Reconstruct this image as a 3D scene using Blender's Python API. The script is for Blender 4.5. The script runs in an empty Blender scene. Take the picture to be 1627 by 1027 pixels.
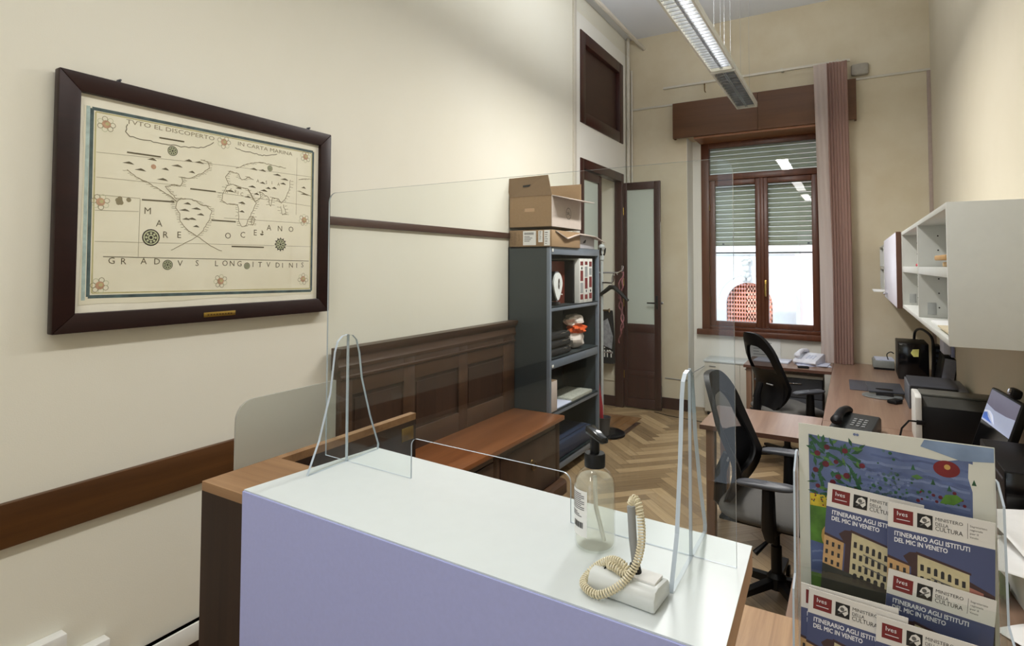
import bpy, bmesh, math, random
from mathutils import Matrix, Vector

random.seed(7)
SC = bpy.context.scene
COL = SC.collection
PI = math.pi
H = 1.7


def lin(c):
    c /= 255.0
    return c / 12.92 if c <= 0.04045 else ((c + 0.055) / 1.055) ** 2.4


def rgb(r, g, b):
    return (lin(r), lin(g), lin(b), 1.0)


# ------------------------------------------------------------------ camera
cam_d = bpy.data.cameras.new('camera')
cam = bpy.data.objects.new('camera', cam_d)
COL.objects.link(cam)
cam_d.sensor_width = 36.0
cam_d.sensor_fit = 'HORIZONTAL'
cam_d.lens = 910.87 / 1627 * 36
cam_d.shift_x = -(814.557 - 813.5) / 1627
cam_d.shift_y = (388.713 - 513.5) / 1627
cam_d.clip_start = 0.05
yaw, pitch, roll = 0.534495, 0.0347944, 0.00307559
fw = Vector((-math.sin(yaw) * math.cos(pitch), math.cos(yaw) * math.cos(pitch), math.sin(pitch)))
rt = Vector((math.cos(yaw), math.sin(yaw), 0))
up = rt.cross(fw)
r2 = rt * math.cos(roll) + up * math.sin(roll)
u2 = up * math.cos(roll) - rt * math.sin(roll)
m = Matrix(((r2.x, u2.x, -fw.x), (r2.y, u2.y, -fw.y), (r2.z, u2.z, -fw.z))).to_4x4()
cam.matrix_world = Matrix.Translation((0, 0, H)) @ m
SC.camera = cam

# ------------------------------------------------------------------ world, sun, exposure
SC.view_settings.view_transform = 'Standard'
SC.view_settings.look = 'None'
SC.view_settings.gamma = 1
SC.view_settings.use_curve_mapping = False
SC.view_settings.exposure = 0.18
wd = bpy.data.worlds.new('daylight')
SC.world = wd
wd.use_nodes = True
wn = wd.node_tree
wn.nodes['Background'].inputs[0].default_value = (0.80, 0.90, 1.0, 1)
wn.nodes['Background'].inputs[1].default_value = 2.0
sd = bpy.data.lights.new('sun', 'SUN')
sd.energy = 3.8
sd.color = (0.94, 0.96, 1.0)
sd.angle = 0.02
sun = bpy.data.objects.new('sun', sd)
COL.objects.link(sun)
sun.rotation_euler = (math.radians(48), 0, math.radians(-32))
TUBE_W = 25.0       # each lit ceiling fixture
CORRIDOR_W = 12.0

# ------------------------------------------------------------------ materials
MATS = {}


def new_mat(name):
    mt = bpy.data.materials.new(name)
    mt.use_nodes = True
    nt = mt.node_tree
    return mt, nt, nt.nodes['Principled BSDF']


def plain(name, c, rough=0.5, metal=0.0, var=0.06, scale=30.0, bump=0.0, emit=0.0, spec=0.5, coat=0.0):
    """a colour with faint procedural mottling"""
    if name in MATS:
        return MATS[name]
    mt, nt, b = new_mat(name)
    b.inputs['Roughness'].default_value = rough
    b.inputs['Metallic'].default_value = metal
    b.inputs['Specular IOR Level'].default_value = spec
    b.inputs['Coat Weight'].default_value = coat
    tc = nt.nodes.new('ShaderNodeTexCoord')
    ns = nt.nodes.new('ShaderNodeTexNoise')
    ns.inputs['Scale'].default_value = scale
    ns.inputs['Detail'].default_value = 3
    nt.links.new(tc.outputs['Object'], ns.inputs['Vector'])
    rp = nt.nodes.new('ShaderNodeValToRGB')
    k0, k1 = 1 - var, 1 + var
    rp.color_ramp.elements[0].position = 0.3
    rp.color_ramp.elements[1].position = 0.7
    rp.color_ramp.elements[0].color = (c[0] * k0, c[1] * k0, c[2] * k0, 1)
    rp.color_ramp.elements[1].color = (min(1, c[0] * k1), min(1, c[1] * k1), min(1, c[2] * k1), 1)
    nt.links.new(ns.outputs['Fac'], rp.inputs['Fac'])
    nt.links.new(rp.outputs['Color'], b.inputs['Base Color'])
    if bump:
        bp = nt.nodes.new('ShaderNodeBump')
        bp.inputs['Strength'].default_value = bump
        bp.inputs['Distance'].default_value = 0.01
        nt.links.new(ns.outputs['Fac'], bp.inputs['Height'])
        nt.links.new(bp.outputs['Normal'], b.inputs['Normal'])
    if emit:
        nt.links.new(rp.outputs['Color'], b.inputs['Emission Color'])
        b.inputs['Emission Strength'].default_value = emit
    MATS[name] = mt
    return mt


def plaster(name, c, stain=None, amount=0.35, sc=0.9):
    if name in MATS:
        return MATS[name]
    mt, nt, b = new_mat(name)
    b.inputs['Roughness'].default_value = 0.85
    b.inputs['Specular IOR Level'].default_value = 0.2
    tc = nt.nodes.new('ShaderNodeTexCoord')
    n1 = nt.nodes.new('ShaderNodeTexNoise')
    n1.inputs['Scale'].default_value = sc
    n1.inputs['Detail'].default_value = 5
    n1.inputs['Roughness'].default_value = 0.6
    n2 = nt.nodes.new('ShaderNodeTexNoise')
    n2.inputs['Scale'].default_value = 220
    n2.inputs['Detail'].default_value = 2
    nt.links.new(tc.outputs['Object'], n1.inputs['Vector'])
    nt.links.new(tc.outputs['Object'], n2.inputs['Vector'])
    rp = nt.nodes.new('ShaderNodeValToRGB')
    rp.color_ramp.elements[0].position = 0.35
    rp.color_ramp.elements[1].position = 0.75
    s = stain or tuple(x * 0.93 for x in c[:3]) + (1,)
    rp.color_ramp.elements[0].color = c
    rp.color_ramp.elements[1].color = tuple(c[i] + (s[i] - c[i]) * amount for i in range(3)) + (1,)
    nt.links.new(n1.outputs['Fac'], rp.inputs['Fac'])
    nt.links.new(rp.outputs['Color'], b.inputs['Base Color'])
    bp = nt.nodes.new('ShaderNodeBump')
    bp.inputs['Strength'].default_value = 0.12
    bp.inputs['Distance'].default_value = 0.002
    nt.links.new(n2.outputs['Fac'], bp.inputs['Height'])
    nt.links.new(bp.outputs['Normal'], b.inputs['Normal'])
    MATS[name] = mt
    return mt


def wood(name, c1, c2, axis='z', scale=14.0, rough=0.4, stretch=0.06, spec=0.5):
    if name in MATS:
        return MATS[name]
    mt, nt, b = new_mat(name)
    b.inputs['Roughness'].default_value = rough
    b.inputs['Specular IOR Level'].default_value = spec
    tc = nt.nodes.new('ShaderNodeTexCoord')
    mp = nt.nodes.new('ShaderNodeMapping')
    s = [1.0, 1.0, 1.0]
    s['xyz'.index(axis)] = stretch
    mp.inputs['Scale'].default_value = s
    nt.links.new(tc.outputs['Object'], mp.inputs['Vector'])
    ns = nt.nodes.new('ShaderNodeTexNoise')
    ns.inputs['Scale'].default_value = scale
    ns.inputs['Detail'].default_value = 8
    ns.inputs['Roughness'].default_value = 0.65
    ns.inputs['Distortion'].default_value = 0.6
    nt.links.new(mp.outputs['Vector'], ns.inputs['Vector'])
    rp = nt.nodes.new('ShaderNodeValToRGB')
    rp.color_ramp.elements[0].position = 0.32
    rp.color_ramp.elements[1].position = 0.68
    rp.color_ramp.elements[0].color = c1
    rp.color_ramp.elements[1].color = c2
    nt.links.new(ns.outputs['Fac'], rp.inputs['Fac'])
    nt.links.new(rp.outputs['Color'], b.inputs['Base Color'])
    bp = nt.nodes.new('ShaderNodeBump')
    bp.inputs['Strength'].default_value = 0.08
    bp.inputs['Distance'].default_value = 0.002
    nt.links.new(ns.outputs['Fac'], bp.inputs['Height'])
    nt.links.new(bp.outputs['Normal'], b.inputs['Normal'])
    MATS[name] = mt
    return mt


def clear(name, tint=(0.97, 0.985, 0.98, 1), ior=1.49, haze=0.0, hazecol=(1, 1, 1, 1)):
    """clear sheet: straight-through light plus a mirror reflection by Fresnel"""
    if name in MATS:
        return MATS[name]
    mt, nt, b = new_mat(name)
    nt.nodes.remove(b)
    out = nt.nodes['Material Output']
    tr = nt.nodes.new('ShaderNodeBsdfTransparent')
    tr.inputs[0].default_value = tint
    gl = nt.nodes.new('ShaderNodeBsdfGlossy')
    gl.inputs['Roughness'].default_value = 0.0
    fr = nt.nodes.new('ShaderNodeFresnel')
    fr.inputs['IOR'].default_value = ior
    mx = nt.nodes.new('ShaderNodeMixShader')
    geo = nt.nodes.new('ShaderNodeNewGeometry')
    fm_ = nt.nodes.new('ShaderNodeMath')      # only the outer side of a sheet mirrors
    fm_.operation = 'MULTIPLY_ADD'
    fm_.inputs[1].default_value = -1.0
    fm_.inputs[2].default_value = 1.0
    nt.links.new(geo.outputs['Backfacing'], fm_.inputs[0])
    f2_ = nt.nodes.new('ShaderNodeMath')
    f2_.operation = 'MULTIPLY'
    nt.links.new(fr.outputs[0], f2_.inputs[0])
    nt.links.new(fm_.outputs[0], f2_.inputs[1])
    nt.links.new(f2_.outputs[0], mx.inputs[0])
    nt.links.new(tr.outputs[0], mx.inputs[1])
    nt.links.new(gl.outputs[0], mx.inputs[2])
    last = mx
    if haze:
        df = nt.nodes.new('ShaderNodeBsdfDiffuse')
        df.inputs[0].default_value = hazecol
        m2 = nt.nodes.new('ShaderNodeMixShader')
        m2.inputs[0].default_value = haze
        nt.links.new(mx.outputs[0], m2.inputs[1])
        nt.links.new(df.outputs[0], m2.inputs[2])
        last = m2
    nt.links.new(last.outputs[0], out.inputs[0])
    MATS[name] = mt
    return mt


def frosted(name, col, rough=0.5, diff=0.35):
    if name in MATS:
        return MATS[name]
    mt, nt, b = new_mat(name)
    nt.nodes.remove(b)
    out = nt.nodes['Material Output']
    rf = nt.nodes.new('ShaderNodeBsdfRefraction')
    rf.inputs['Roughness'].default_value = rough
    rf.inputs['IOR'].default_value = 1.25
    rf.inputs[0].default_value = (0.95, 0.96, 0.95, 1)
    df = nt.nodes.new('ShaderNodeBsdfDiffuse')
    df.inputs[0].default_value = col
    mx = nt.nodes.new('ShaderNodeMixShader')
    mx.inputs[0].default_value = diff
    nt.links.new(rf.outputs[0], mx.inputs[1])
    nt.links.new(df.outputs[0], mx.inputs[2])
    nt.links.new(mx.outputs[0], out.inputs[0])
    MATS[name] = mt
    return mt


def translucent(name, col, fac=0.45, thru=0.0):
    if name in MATS:
        return MATS[name]
    mt, nt, b = new_mat(name)
    nt.nodes.remove(b)
    out = nt.nodes['Material Output']
    df = nt.nodes.new('ShaderNodeBsdfDiffuse')
    df.inputs[0].default_value = col
    tl = nt.nodes.new('ShaderNodeBsdfTranslucent')
    tl.inputs[0].default_value = col
    mx = nt.nodes.new('ShaderNodeMixShader')
    mx.inputs[0].default_value = fac
    nt.links.new(df.outputs[0], mx.inputs[1])
    nt.links.new(tl.outputs[0], mx.inputs[2])
    last = mx
    if thru:
        tp = nt.nodes.new('ShaderNodeBsdfTransparent')
        m2 = nt.nodes.new('ShaderNodeMixShader')
        m2.inputs[0].default_value = thru
        nt.links.new(mx.outputs[0], m2.inputs[1])
        nt.links.new(tp.outputs[0], m2.inputs[2])
        last = m2
    nt.links.new(last.outputs[0], out.inputs[0])
    MATS[name] = mt
    return mt


def liquid(name, col, ior=1.33):
    mt, nt, b = new_mat(name)
    b.inputs['Base Color'].default_value = col
    b.inputs['Roughness'].default_value = 0.0
    b.inputs['Transmission Weight'].default_value = 1.0
    b.inputs['IOR'].default_value = ior
    MATS[name] = mt
    return mt


def parquet(name):
    mt, nt, b = new_mat(name)
    b.inputs['Roughness'].default_value = 0.36
    uv = nt.nodes.new('ShaderNodeUVMap')
    uv.uv_map = 'plank'
    mp = nt.nodes.new('ShaderNodeMapping')
    mp.inputs['Scale'].default_value = (3.0, 60.0, 1.0)
    nt.links.new(uv.outputs[0], mp.inputs[0])
    ns = nt.nodes.new('ShaderNodeTexNoise')
    ns.inputs['Scale'].default_value = 1.0
    ns.inputs['Detail'].default_value = 6
    nt.links.new(mp.outputs[0], ns.inputs['Vector'])
    at = nt.nodes.new('ShaderNodeAttribute')
    at.attribute_name = 'tone'
    ad = nt.nodes.new('ShaderNodeMath')
    ad.operation = 'MULTIPLY_ADD'
    ad.inputs[1].default_value = 0.45
    nt.links.new(ns.outputs['Fac'], ad.inputs[0])
    nt.links.new(at.outputs['Fac'], ad.inputs[2])
    rp = nt.nodes.new('ShaderNodeValToRGB')
    e = rp.color_ramp.elements
    e[0].position = 0.15
    e[0].color = rgb(112, 90, 64)
    e[1].position = 0.95
    e[1].color = rgb(206, 180, 140)
    k = e.new(0.55)
    k.color = rgb(166, 140, 104)
    nt.links.new(ad.outputs[0], rp.inputs[0])
    nt.links.new(rp.outputs[0], b.inputs['Base Color'])
    bp = nt.nodes.new('ShaderNodeBump')
    bp.inputs['Strength'].default_value = 0.1
    bp.inputs['Distance'].default_value = 0.002
    nt.links.new(ns.outputs['Fac'], bp.inputs['Height'])
    nt.links.new(bp.outputs['Normal'], b.inputs['Normal'])
    MATS[name] = mt
    return mt


cream = plaster('cream plaster', rgb(230, 227, 213), rgb(222, 217, 198), 0.5)
ochre = plaster('aged far plaster', rgb(216, 206, 182), rgb(192, 175, 140), 0.6, 1.6)
beige = plaster('beige plaster', rgb(214, 206, 186), rgb(200, 190, 166), 0.5)
white_plaster = plaster('white plaster', rgb(236, 234, 226))
ceil_m = plaster('ceiling plaster', rgb(226, 230, 236))
mahog = wood('mahogany', rgb(30, 15, 13), rgb(44, 22, 18), 'y', 10, 0.4, 0.06, 0.3)
brown_rail = wood('varnished rail wood', rgb(70, 43, 20), rgb(98, 63, 31), 'y', 9, 0.4, 0.06, 0.4)
dark_rail = wood('dark rail wood', rgb(58, 34, 26), rgb(78, 48, 36), 'y', 9, 0.4)
window_wood = wood('window wood', rgb(84, 46, 28), rgb(108, 62, 40), 'z', 12, 0.35)
pelmet_wood = wood('pelmet wood', rgb(82, 52, 28), rgb(106, 70, 42), 'x', 8, 0.5)
door_wood = wood('door wood', rgb(48, 22, 18), rgb(66, 32, 26), 'z', 12, 0.35)
dark_panel = wood('dark boarding', rgb(52, 30, 24), rgb(66, 40, 32), 'y', 10, 0.5)
settle_wood = wood('old settle wood', rgb(56, 38, 26), rgb(82, 58, 40), 'y', 10, 0.42)
settle_dark = wood('old settle panel wood', rgb(46, 32, 24), rgb(68, 48, 36), 'z', 10, 0.42)
seat_wood = wood('settle top wood', rgb(108, 64, 34), rgb(142, 90, 54), 'y', 9, 0.28)
walnut = wood('walnut laminate', rgb(40, 27, 21), rgb(58, 40, 31), 'z', 22, 0.5, 0.03, 0.3)
oak_top = wood('walnut top laminate', rgb(128, 94, 64), rgb(160, 124, 88), 'x', 22, 0.45, 0.04)
oak_edge = wood('beech edge', rgb(188, 150, 118), rgb(206, 170, 138), 'y', 18, 0.5)
beech = wood('beech ledge', rgb(150, 112, 78), rgb(196, 158, 118), 'y', 34, 0.5, 0.03)
desk_wood = wood('desk laminate', rgb(130, 102, 85), rgb(154, 126, 107), 'y', 20, 0.3, 0.04)
desk_edge = plain('desk edge band', rgb(98, 66, 52), 0.5)
white_lam = plain('white laminate', rgb(210, 217, 218), 0.35, var=0.01)
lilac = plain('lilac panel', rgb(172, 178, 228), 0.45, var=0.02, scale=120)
white_pl = plain('white plastic', rgb(228, 228, 222), 0.4, var=0.02)
offwhite = plain('off white metal', rgb(206, 200, 186), 0.5, var=0.03)
grey_pl = plain('grey plastic', rgb(150, 152, 152), 0.45)
dgrey = plain('dark grey plastic', rgb(70, 72, 78), 0.45)
black = plain('black plastic', rgb(17, 17, 19), 0.45, spec=0.3)
black_gloss = plain('glossy black', rgb(10, 10, 12), 0.12)
black_fab = plain('black fabric', rgb(18, 18, 20), 0.9, scale=300, bump=0.2)
grey_fab = plain('grey seat fabric', rgb(96, 94, 90), 0.9, scale=300, bump=0.2)
steel = plain('painted steel', rgb(52, 61, 64), 0.42, var=0.015)
steel_edge = plain('steel edge', rgb(112, 122, 134), 0.35, var=0.03)
chrome = plain('chrome', rgb(200, 200, 205), 0.15, metal=1.0, var=0.02)
brass = plain('brass', rgb(190, 160, 84), 0.3, metal=1.0, var=0.05)
aged_brass = plain('aged brass', rgb(120, 96, 60), 0.4, metal=1.0)
card = plain('cardboard', rgb(158, 130, 98), 0.8, var=0.05, scale=60)
card_in = plain('inner cardboard', rgb(130, 106, 80), 0.85, var=0.05, scale=60)
card_pale = plain('printed cardboard', rgb(200, 186, 176), 0.7, var=0.03)
paper = plain('paper', rgb(240, 240, 238), 0.7, var=0.02)
paper_blue = plain('cool paper', rgb(210, 216, 236), 0.7, var=0.02)
ink = plain('black ink', rgb(28, 26, 26), 0.7)
grey_ink = plain('grey ink', rgb(120, 122, 124), 0.7)
red_ink = plain('dull red ink', rgb(118, 32, 32), 0.6)
red = plain('red cloth', rgb(160, 28, 44), 0.7)
orange = plain('orange plastic', rgb(226, 96, 40), 0.5)
acrylic = clear('clear acrylic')
acr_edge = plain('acrylic edge', rgb(190, 202, 214), 0.25, var=0.02)
pane = clear('window glass', (0.96, 0.985, 0.97, 1))
frost = frosted('frosted acrylic', rgb(205, 206, 196), 0.5, 0.5)
frost_door = frosted('frosted door glass', rgb(206, 214, 204), 0.6, 0.8)

# ------------------------------------------------------------------ building helpers
WM = {}


def wmat(o):
    return WM.get(o.name, Matrix.Identity(4))


def prop(o, label=None, cat=None, group=None, kind=None):
    if label:
        o['label'] = label
    if cat:
        o['category'] = cat
    if group:
        o['group'] = group
    if kind:
        o['kind'] = kind
    return o


def thing(name, label, cat, loc=(0, 0, 0), rz=0.0, group=None):
    o = bpy.data.objects.new(name, None)
    COL.objects.link(o)
    o.empty_display_size = 0.05
    o.location = loc
    o.rotation_euler = (0, 0, rz)
    WM[o.name] = Matrix.Translation(loc) @ Matrix.Rotation(rz, 4, 'Z')
    return prop(o, label, cat, group)


def copy_tree(o, parent=None):
    c = o.copy()
    COL.objects.link(c)
    if parent:
        c.parent = parent
    for ch in o.children:
        copy_tree(ch, c)
    return c


class MB:
    def __init__(self):
        self.bm = bmesh.new()
        self.mi = 0
        self.T = Matrix.Identity(4)

    def mat(self, i):
        self.mi = i
        return self

    def face(self, pts, mi=None):
        vs = [self.bm.verts.new(self.T @ Vector(p)) for p in pts]
        try:
            f = self.bm.faces.new(vs)
            f.material_index = self.mi if mi is None else mi
            return f
        except ValueError:
            return None

    def box(self, x0, x1, y0, y1, z0, z1, bev=0.0, seg=2):
        p = [(x0, y0, z0), (x1, y0, z0), (x1, y1, z0), (x0, y1, z0), (x0, y0, z1), (x1, y0, z1), (x1, y1, z1), (x0, y1, z1)]
        v = [self.bm.verts.new(self.T @ Vector(q)) for q in p]
        fs = []
        for a in ((3, 2, 1, 0), (4, 5, 6, 7), (0, 1, 5, 4), (1, 2, 6, 5), (2, 3, 7, 6), (3, 0, 4, 7)):
            f = self.bm.faces.new([v[i] for i in a])
            f.material_index = self.mi
            fs.append(f)
        if bev:
            es = list({e for f in fs for e in f.edges})
            bmesh.ops.bevel(self.bm, geom=es, offset=bev, segments=seg, affect='EDGES', profile=0.5, clamp_overlap=True)
        return self

    def prism(self, poly, axis, a0, a1, side=None):
        def P(u, v, a):
            return {'x': (a, u, v), 'y': (u, a, v), 'z': (u, v, a)}[axis]
        A = [self.bm.verts.new(self.T @ Vector(P(u, v, a0))) for u, v in poly]
        B = [self.bm.verts.new(self.T @ Vector(P(u, v, a1))) for u, v in poly]
        n = len(poly)
        for f in (self.bm.faces.new(A[::-1]), self.bm.faces.new(B)):
            f.material_index = self.mi
        for i in range(n):
            f = self.bm.faces.new((A[i], A[(i + 1) % n], B[(i + 1) % n], B[i]))
            f.material_index = self.mi if side is None else side
        return self

    def tube(self, pts, r, n=8, closed=False):
        pts = [Vector(p) for p in pts]
        N = len(pts)
        rs = r if isinstance(r, (list, tuple)) else [r] * N
        rings = []
        prev = None
        for i in range(N):
            a = pts[(i - 1) % N] if (closed or i > 0) else pts[i]
            b = pts[(i + 1) % N] if (closed or i < N - 1) else pts[i]
            t = (b - a)
            t = t.normalized() if t.length > 1e-9 else Vector((0, 0, 1))
            if prev is None:
                ref = Vector((0, 0, 1)) if abs(t.z) < 0.9 else Vector((1, 0, 0))
                nrm = t.cross(ref).normalized()
            else:
                nrm = (prev - t * prev.dot(t))
                nrm = nrm.normalized() if nrm.length > 1e-6 else t.orthogonal().normalized()
            prev = nrm
            bi = t.cross(nrm)
            rings.append([self.bm.verts.new(self.T @ (pts[i] + (nrm * math.cos(2 * PI * k / n) + bi * math.sin(2 * PI * k / n)) * rs[i])) for k in range(n)])
        rng = range(N) if closed else range(N - 1)
        for i in rng:
            A, B = rings[i], rings[(i + 1) % N]
            for k in range(n):
                f = self.bm.faces.new((A[k], A[(k + 1) % n], B[(k + 1) % n], B[k]))
                f.material_index = self.mi
        if not closed:
            for R in (rings[0][::-1], rings[-1]):
                f = self.bm.faces.new(R)
                f.material_index = self.mi
        return self

    def lathe(self, prof, c=(0, 0, 0), n=24, cap=True):
        rings = []
        for r, z in prof:
            rings.append([self.bm.verts.new(self.T @ Vector((c[0] + r * math.cos(2 * PI * k / n), c[1] + r * math.sin(2 * PI * k / n), c[2] + z))) for k in range(n)])
        for A, B in zip(rings, rings[1:]):
            for k in range(n):
                f = self.bm.faces.new((A[k], A[(k + 1) % n], B[(k + 1) % n], B[k]))
                f.material_index = self.mi
        if cap:
            for R in (rings[0][::-1], rings[-1]):
                f = self.bm.faces.new(R)
                f.material_index = self.mi
        return self

    def grid(self, fn, nu, nv, closeu=False):
        V = [[self.bm.verts.new(self.T @ Vector(fn(i / nu, j / nv))) for j in range(nv + 1)] for i in range(nu if closeu else nu + 1)]
        n = len(V)
        for i in range(nu):
            for j in range(nv):
                f = self.bm.faces.new((V[i][j], V[(i + 1) % n][j], V[(i + 1) % n][j + 1], V[i][j + 1]))
                f.material_index = self.mi
        return self

    def build(self, name, mats, parent=None, world=True, smooth=35.0, recalc=True):
        if not isinstance(mats, (list, tuple)):
            mats = [mats]
        if recalc:
            bmesh.ops.recalc_face_normals(self.bm, faces=self.bm.faces)
        M = wmat(parent) if parent else Matrix.Identity(4)
        if parent and world:
            self.bm.transform(M.inverted())
        me = bpy.data.meshes.new(name)
        self.bm.to_mesh(me)
        self.bm.free()
        for k in mats:
            me.materials.append(k)
        if smooth:
            me.shade_smooth()
            me.set_sharp_from_angle(angle=math.radians(smooth))
        o = bpy.data.objects.new(name, me)
        COL.objects.link(o)
        if parent:
            o.parent = parent
            WM[o.name] = M
        return o


def single(name, mb, mats, label, cat, group=None, kind=None, **k):
    """a thing that is one mesh (world coordinates)"""
    return prop(mb.build(name, mats, **k), label, cat, group, kind)


def struct(name, mb, mats, parent=None, **k):
    o = mb.build(name, mats, parent, **k)
    o['kind'] = 'structure'
    return o


TXT = {}


def text_polys(s):
    """flat outlines of a line of lettering, cap height about 0.7, starting at x=0"""
    if s in TXT:
        return TXT[s]
    cu = bpy.data.curves.new('lettering', 'FONT')
    cu.body = s
    cu.size = 1.0
    cu.resolution_u = 2
    ob = bpy.data.objects.new('lettering', cu)
    COL.objects.link(ob)
    dg = bpy.context.evaluated_depsgraph_get()
    me = bpy.data.meshes.new_from_object(ob.evaluated_get(dg))
    polys = [[(me.vertices[i].co.x, me.vertices[i].co.y) for i in p.vertices] for p in me.polygons]
    bpy.data.objects.remove(ob)
    bpy.data.curves.remove(cu)
    bpy.data.meshes.remove(me)
    xs = [p[0] for q in polys for p in q] or [0]
    TXT[s] = (polys, max(xs))
    return TXT[s]


class Sheet:
    """printed flat artwork: layers of polygons on a plane given by origin, u (across), v (up) and n (towards the viewer)"""

    def __init__(self, mb, o, u, v, n, step=0.00025):
        self.mb, self.o, self.u, self.v, self.n, self.step = mb, Vector(o), Vector(u), Vector(v), Vector(n), step
        self.cnt = 0

    def P(self, a, b, k):
        return self.o + self.u * a + self.v * b + self.n * (k * self.step)

    def poly(self, pts, mi, k=1):
        self.cnt += 1
        k = k + (self.cnt % 120) * 1.0e-6 / self.step
        self.mb.face([self.P(a, b, k) for a, b in pts], mi)

    def rect(self, a0, a1, b0, b1, mi, k=1):
        self.poly(((a0, b0), (a1, b0), (a1, b1), (a0, b1)), mi, k)

    def disc(self, a, b, r, mi, k=1, n=16, ry=None):
        ry = ry or r
        self.poly([(a + r * math.cos(2 * PI * i / n), b + ry * math.sin(2 * PI * i / n)) for i in range(n)], mi, k)

    def ring(self, a, b, r0, r1, mi, k=1, n=20):
        for i in range(n):
            t0, t1 = 2 * PI * i / n, 2 * PI * (i + 1) / n
            self.poly([(a + r0 * math.cos(t0), b + r0 * math.sin(t0)), (a + r1 * math.cos(t0), b + r1 * math.sin(t0)),
                       (a + r1 * math.cos(t1), b + r1 * math.sin(t1)), (a + r0 * math.cos(t1), b + r0 * math.sin(t1))], mi, k)

    def line(self, pts, w, mi, k=1, wob=0.0):
        if wob:
            q = []
            for (x0, y0), (x1, y1) in zip(pts, pts[1:]):
                nseg = max(1, int(math.hypot(x1 - x0, y1 - y0) / (wob * 4)))
                for i in range(nseg):
                    t = i / nseg
                    q.append((x0 + (x1 - x0) * t + random.uniform(-wob, wob) * (i > 0), y0 + (y1 - y0) * t + random.uniform(-wob, wob) * (i > 0)))
            pts = q + [pts[-1]]
        for (x0, y0), (x1, y1) in zip(pts, pts[1:]):
            L = math.hypot(x1 - x0, y1 - y0)
            if L < 1e-9:
                continue
            dx, dy = -(y1 - y0) / L * w / 2, (x1 - x0) / L * w / 2
            self.poly(((x0 + dx, y0 + dy), (x1 + dx, y1 + dy), (x1 - dx, y1 - dy), (x0 - dx, y0 - dy)), mi, k)

    def text(self, s, a, b, h, mi, k=1, width=None, center=False):
        polys, w = text_polys(s)
        if not w:
            return
        sx = width / w if width else h / 0.7
        sy = h / 0.7
        if center:
            a -= w * sx / 2
        for p in polys:
            self.poly([(a + x * sx, b + y * sy) for x, y in p], mi, k)


def rounded(x0, x1, y0, y1, r, n=5, corners=(1, 1, 1, 1)):
    """rounded rectangle outline; corners: bottom-left, bottom-right, top-right, top-left"""
    out = []
    for (cx, cy, a0, on) in ((x0 + r, y0 + r, PI, corners[0]), (x1 - r, y0 + r, 1.5 * PI, corners[1]), (x1 - r, y1 - r, 0, corners[2]), (x0 + r, y1 - r, 0.5 * PI, corners[3])):
        if on:
            out += [(cx + r * math.cos(a0 + 0.5 * PI * i / n), cy + r * math.sin(a0 + 0.5 * PI * i / n)) for i in range(n + 1)]
        else:
            out.append((x0 if cx < (x0 + x1) / 2 else x1, y0 if cy < (y0 + y1) / 2 else y1))
    return out


XL, XR, YF, ZC, YB = -2.39, 0.684, 6.83, 4.5, -2.6

# ------------------------------------------------------------------ the room
# floor: herringbone parquet
mb = MB()
mb.box(-3.2, 1.0, YB, 7.6, -0.12, -0.002)
bm = mb.bm
uvl = bm.loops.layers.uv.new('plank')
tone = bm.faces.layers.float.new('tone')
W_, N_ = 0.09, 6
ca, sa = math.cos(PI / 4), math.sin(PI / 4)


def plank(x0, y0, x1, y1, horiz, zz=0.0, rot=True):
    g = 0.0008
    q = [(x0 + g, y0 + g), (x1 - g, y0 + g), (x1 - g, y1 - g), (x0 + g, y1 - g)]
    if rot:
        w = [(a * ca - b * sa - 0.9, a * sa + b * ca + 3.0) for a, b in q]
        cx = sum(p[0] for p in w) / 4
        cy = sum(p[1] for p in w) / 4
        if not (-2.95 < cx < 0.95 and YB < cy < 7.5):
            return
    else:
        w = q
    vs = [bm.verts.new((a, b, zz)) for a, b in w]
    f = bm.faces.new(vs)
    f.material_index = 1
    f[tone] = random.uniform(0.02, 0.52)
    o = random.uniform(0, 20)
    L = N_ * W_
    U = [(0, 0), (L, 0), (L, W_), (0, W_)] if horiz else [(0, 0), (0, W_), (L, W_), (L, 0)]
    for lp, (a, b) in zip(f.loops, U):
        lp[uvl].uv = (a + o, b + o * 0.37)


for k in range(-90, 90):
    for j in range(-12, 13):
        ox, oy = (k + j * N_) * W_, (k - j * N_) * W_
        plank(ox, oy, ox + N_ * W_, oy + W_, True)
        plank(ox + N_ * W_, oy + (1 - N_) * W_, ox + (N_ + 1) * W_, oy + W_, False)
parq = parquet('parquet')
bds = MB()
for i in range(5):      # plain boards laid across the doorway
    bds.box(-2.52 + i * 0.098, -2.424 + i * 0.098, 5.30, 6.25, 0.0002, 0.004, 0.001)
bds.mat(1).box(-2.03, -1.975, 5.38, 6.05, 0.0002, 0.006, 0.002)
struct('trim_7', bds, [wood('doorway boards', rgb(122, 88, 56), rgb(152, 116, 78), 'y', 16, 0.4), wood('dark threshold', rgb(60, 42, 30), rgb(80, 58, 42), 'y', 16, 0.5)])
o = struct('floor', mb, [plain('sub floor', rgb(66, 46, 30), 0.8), parq], recalc=False, smooth=0)
sub = None
# left wall
mb = MB()
TW = 0.5


def wall_x(x0, x1, y0, y1, z0, z1):
    mb.box(x0, x1, y0, y1, z0, z1)


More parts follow.
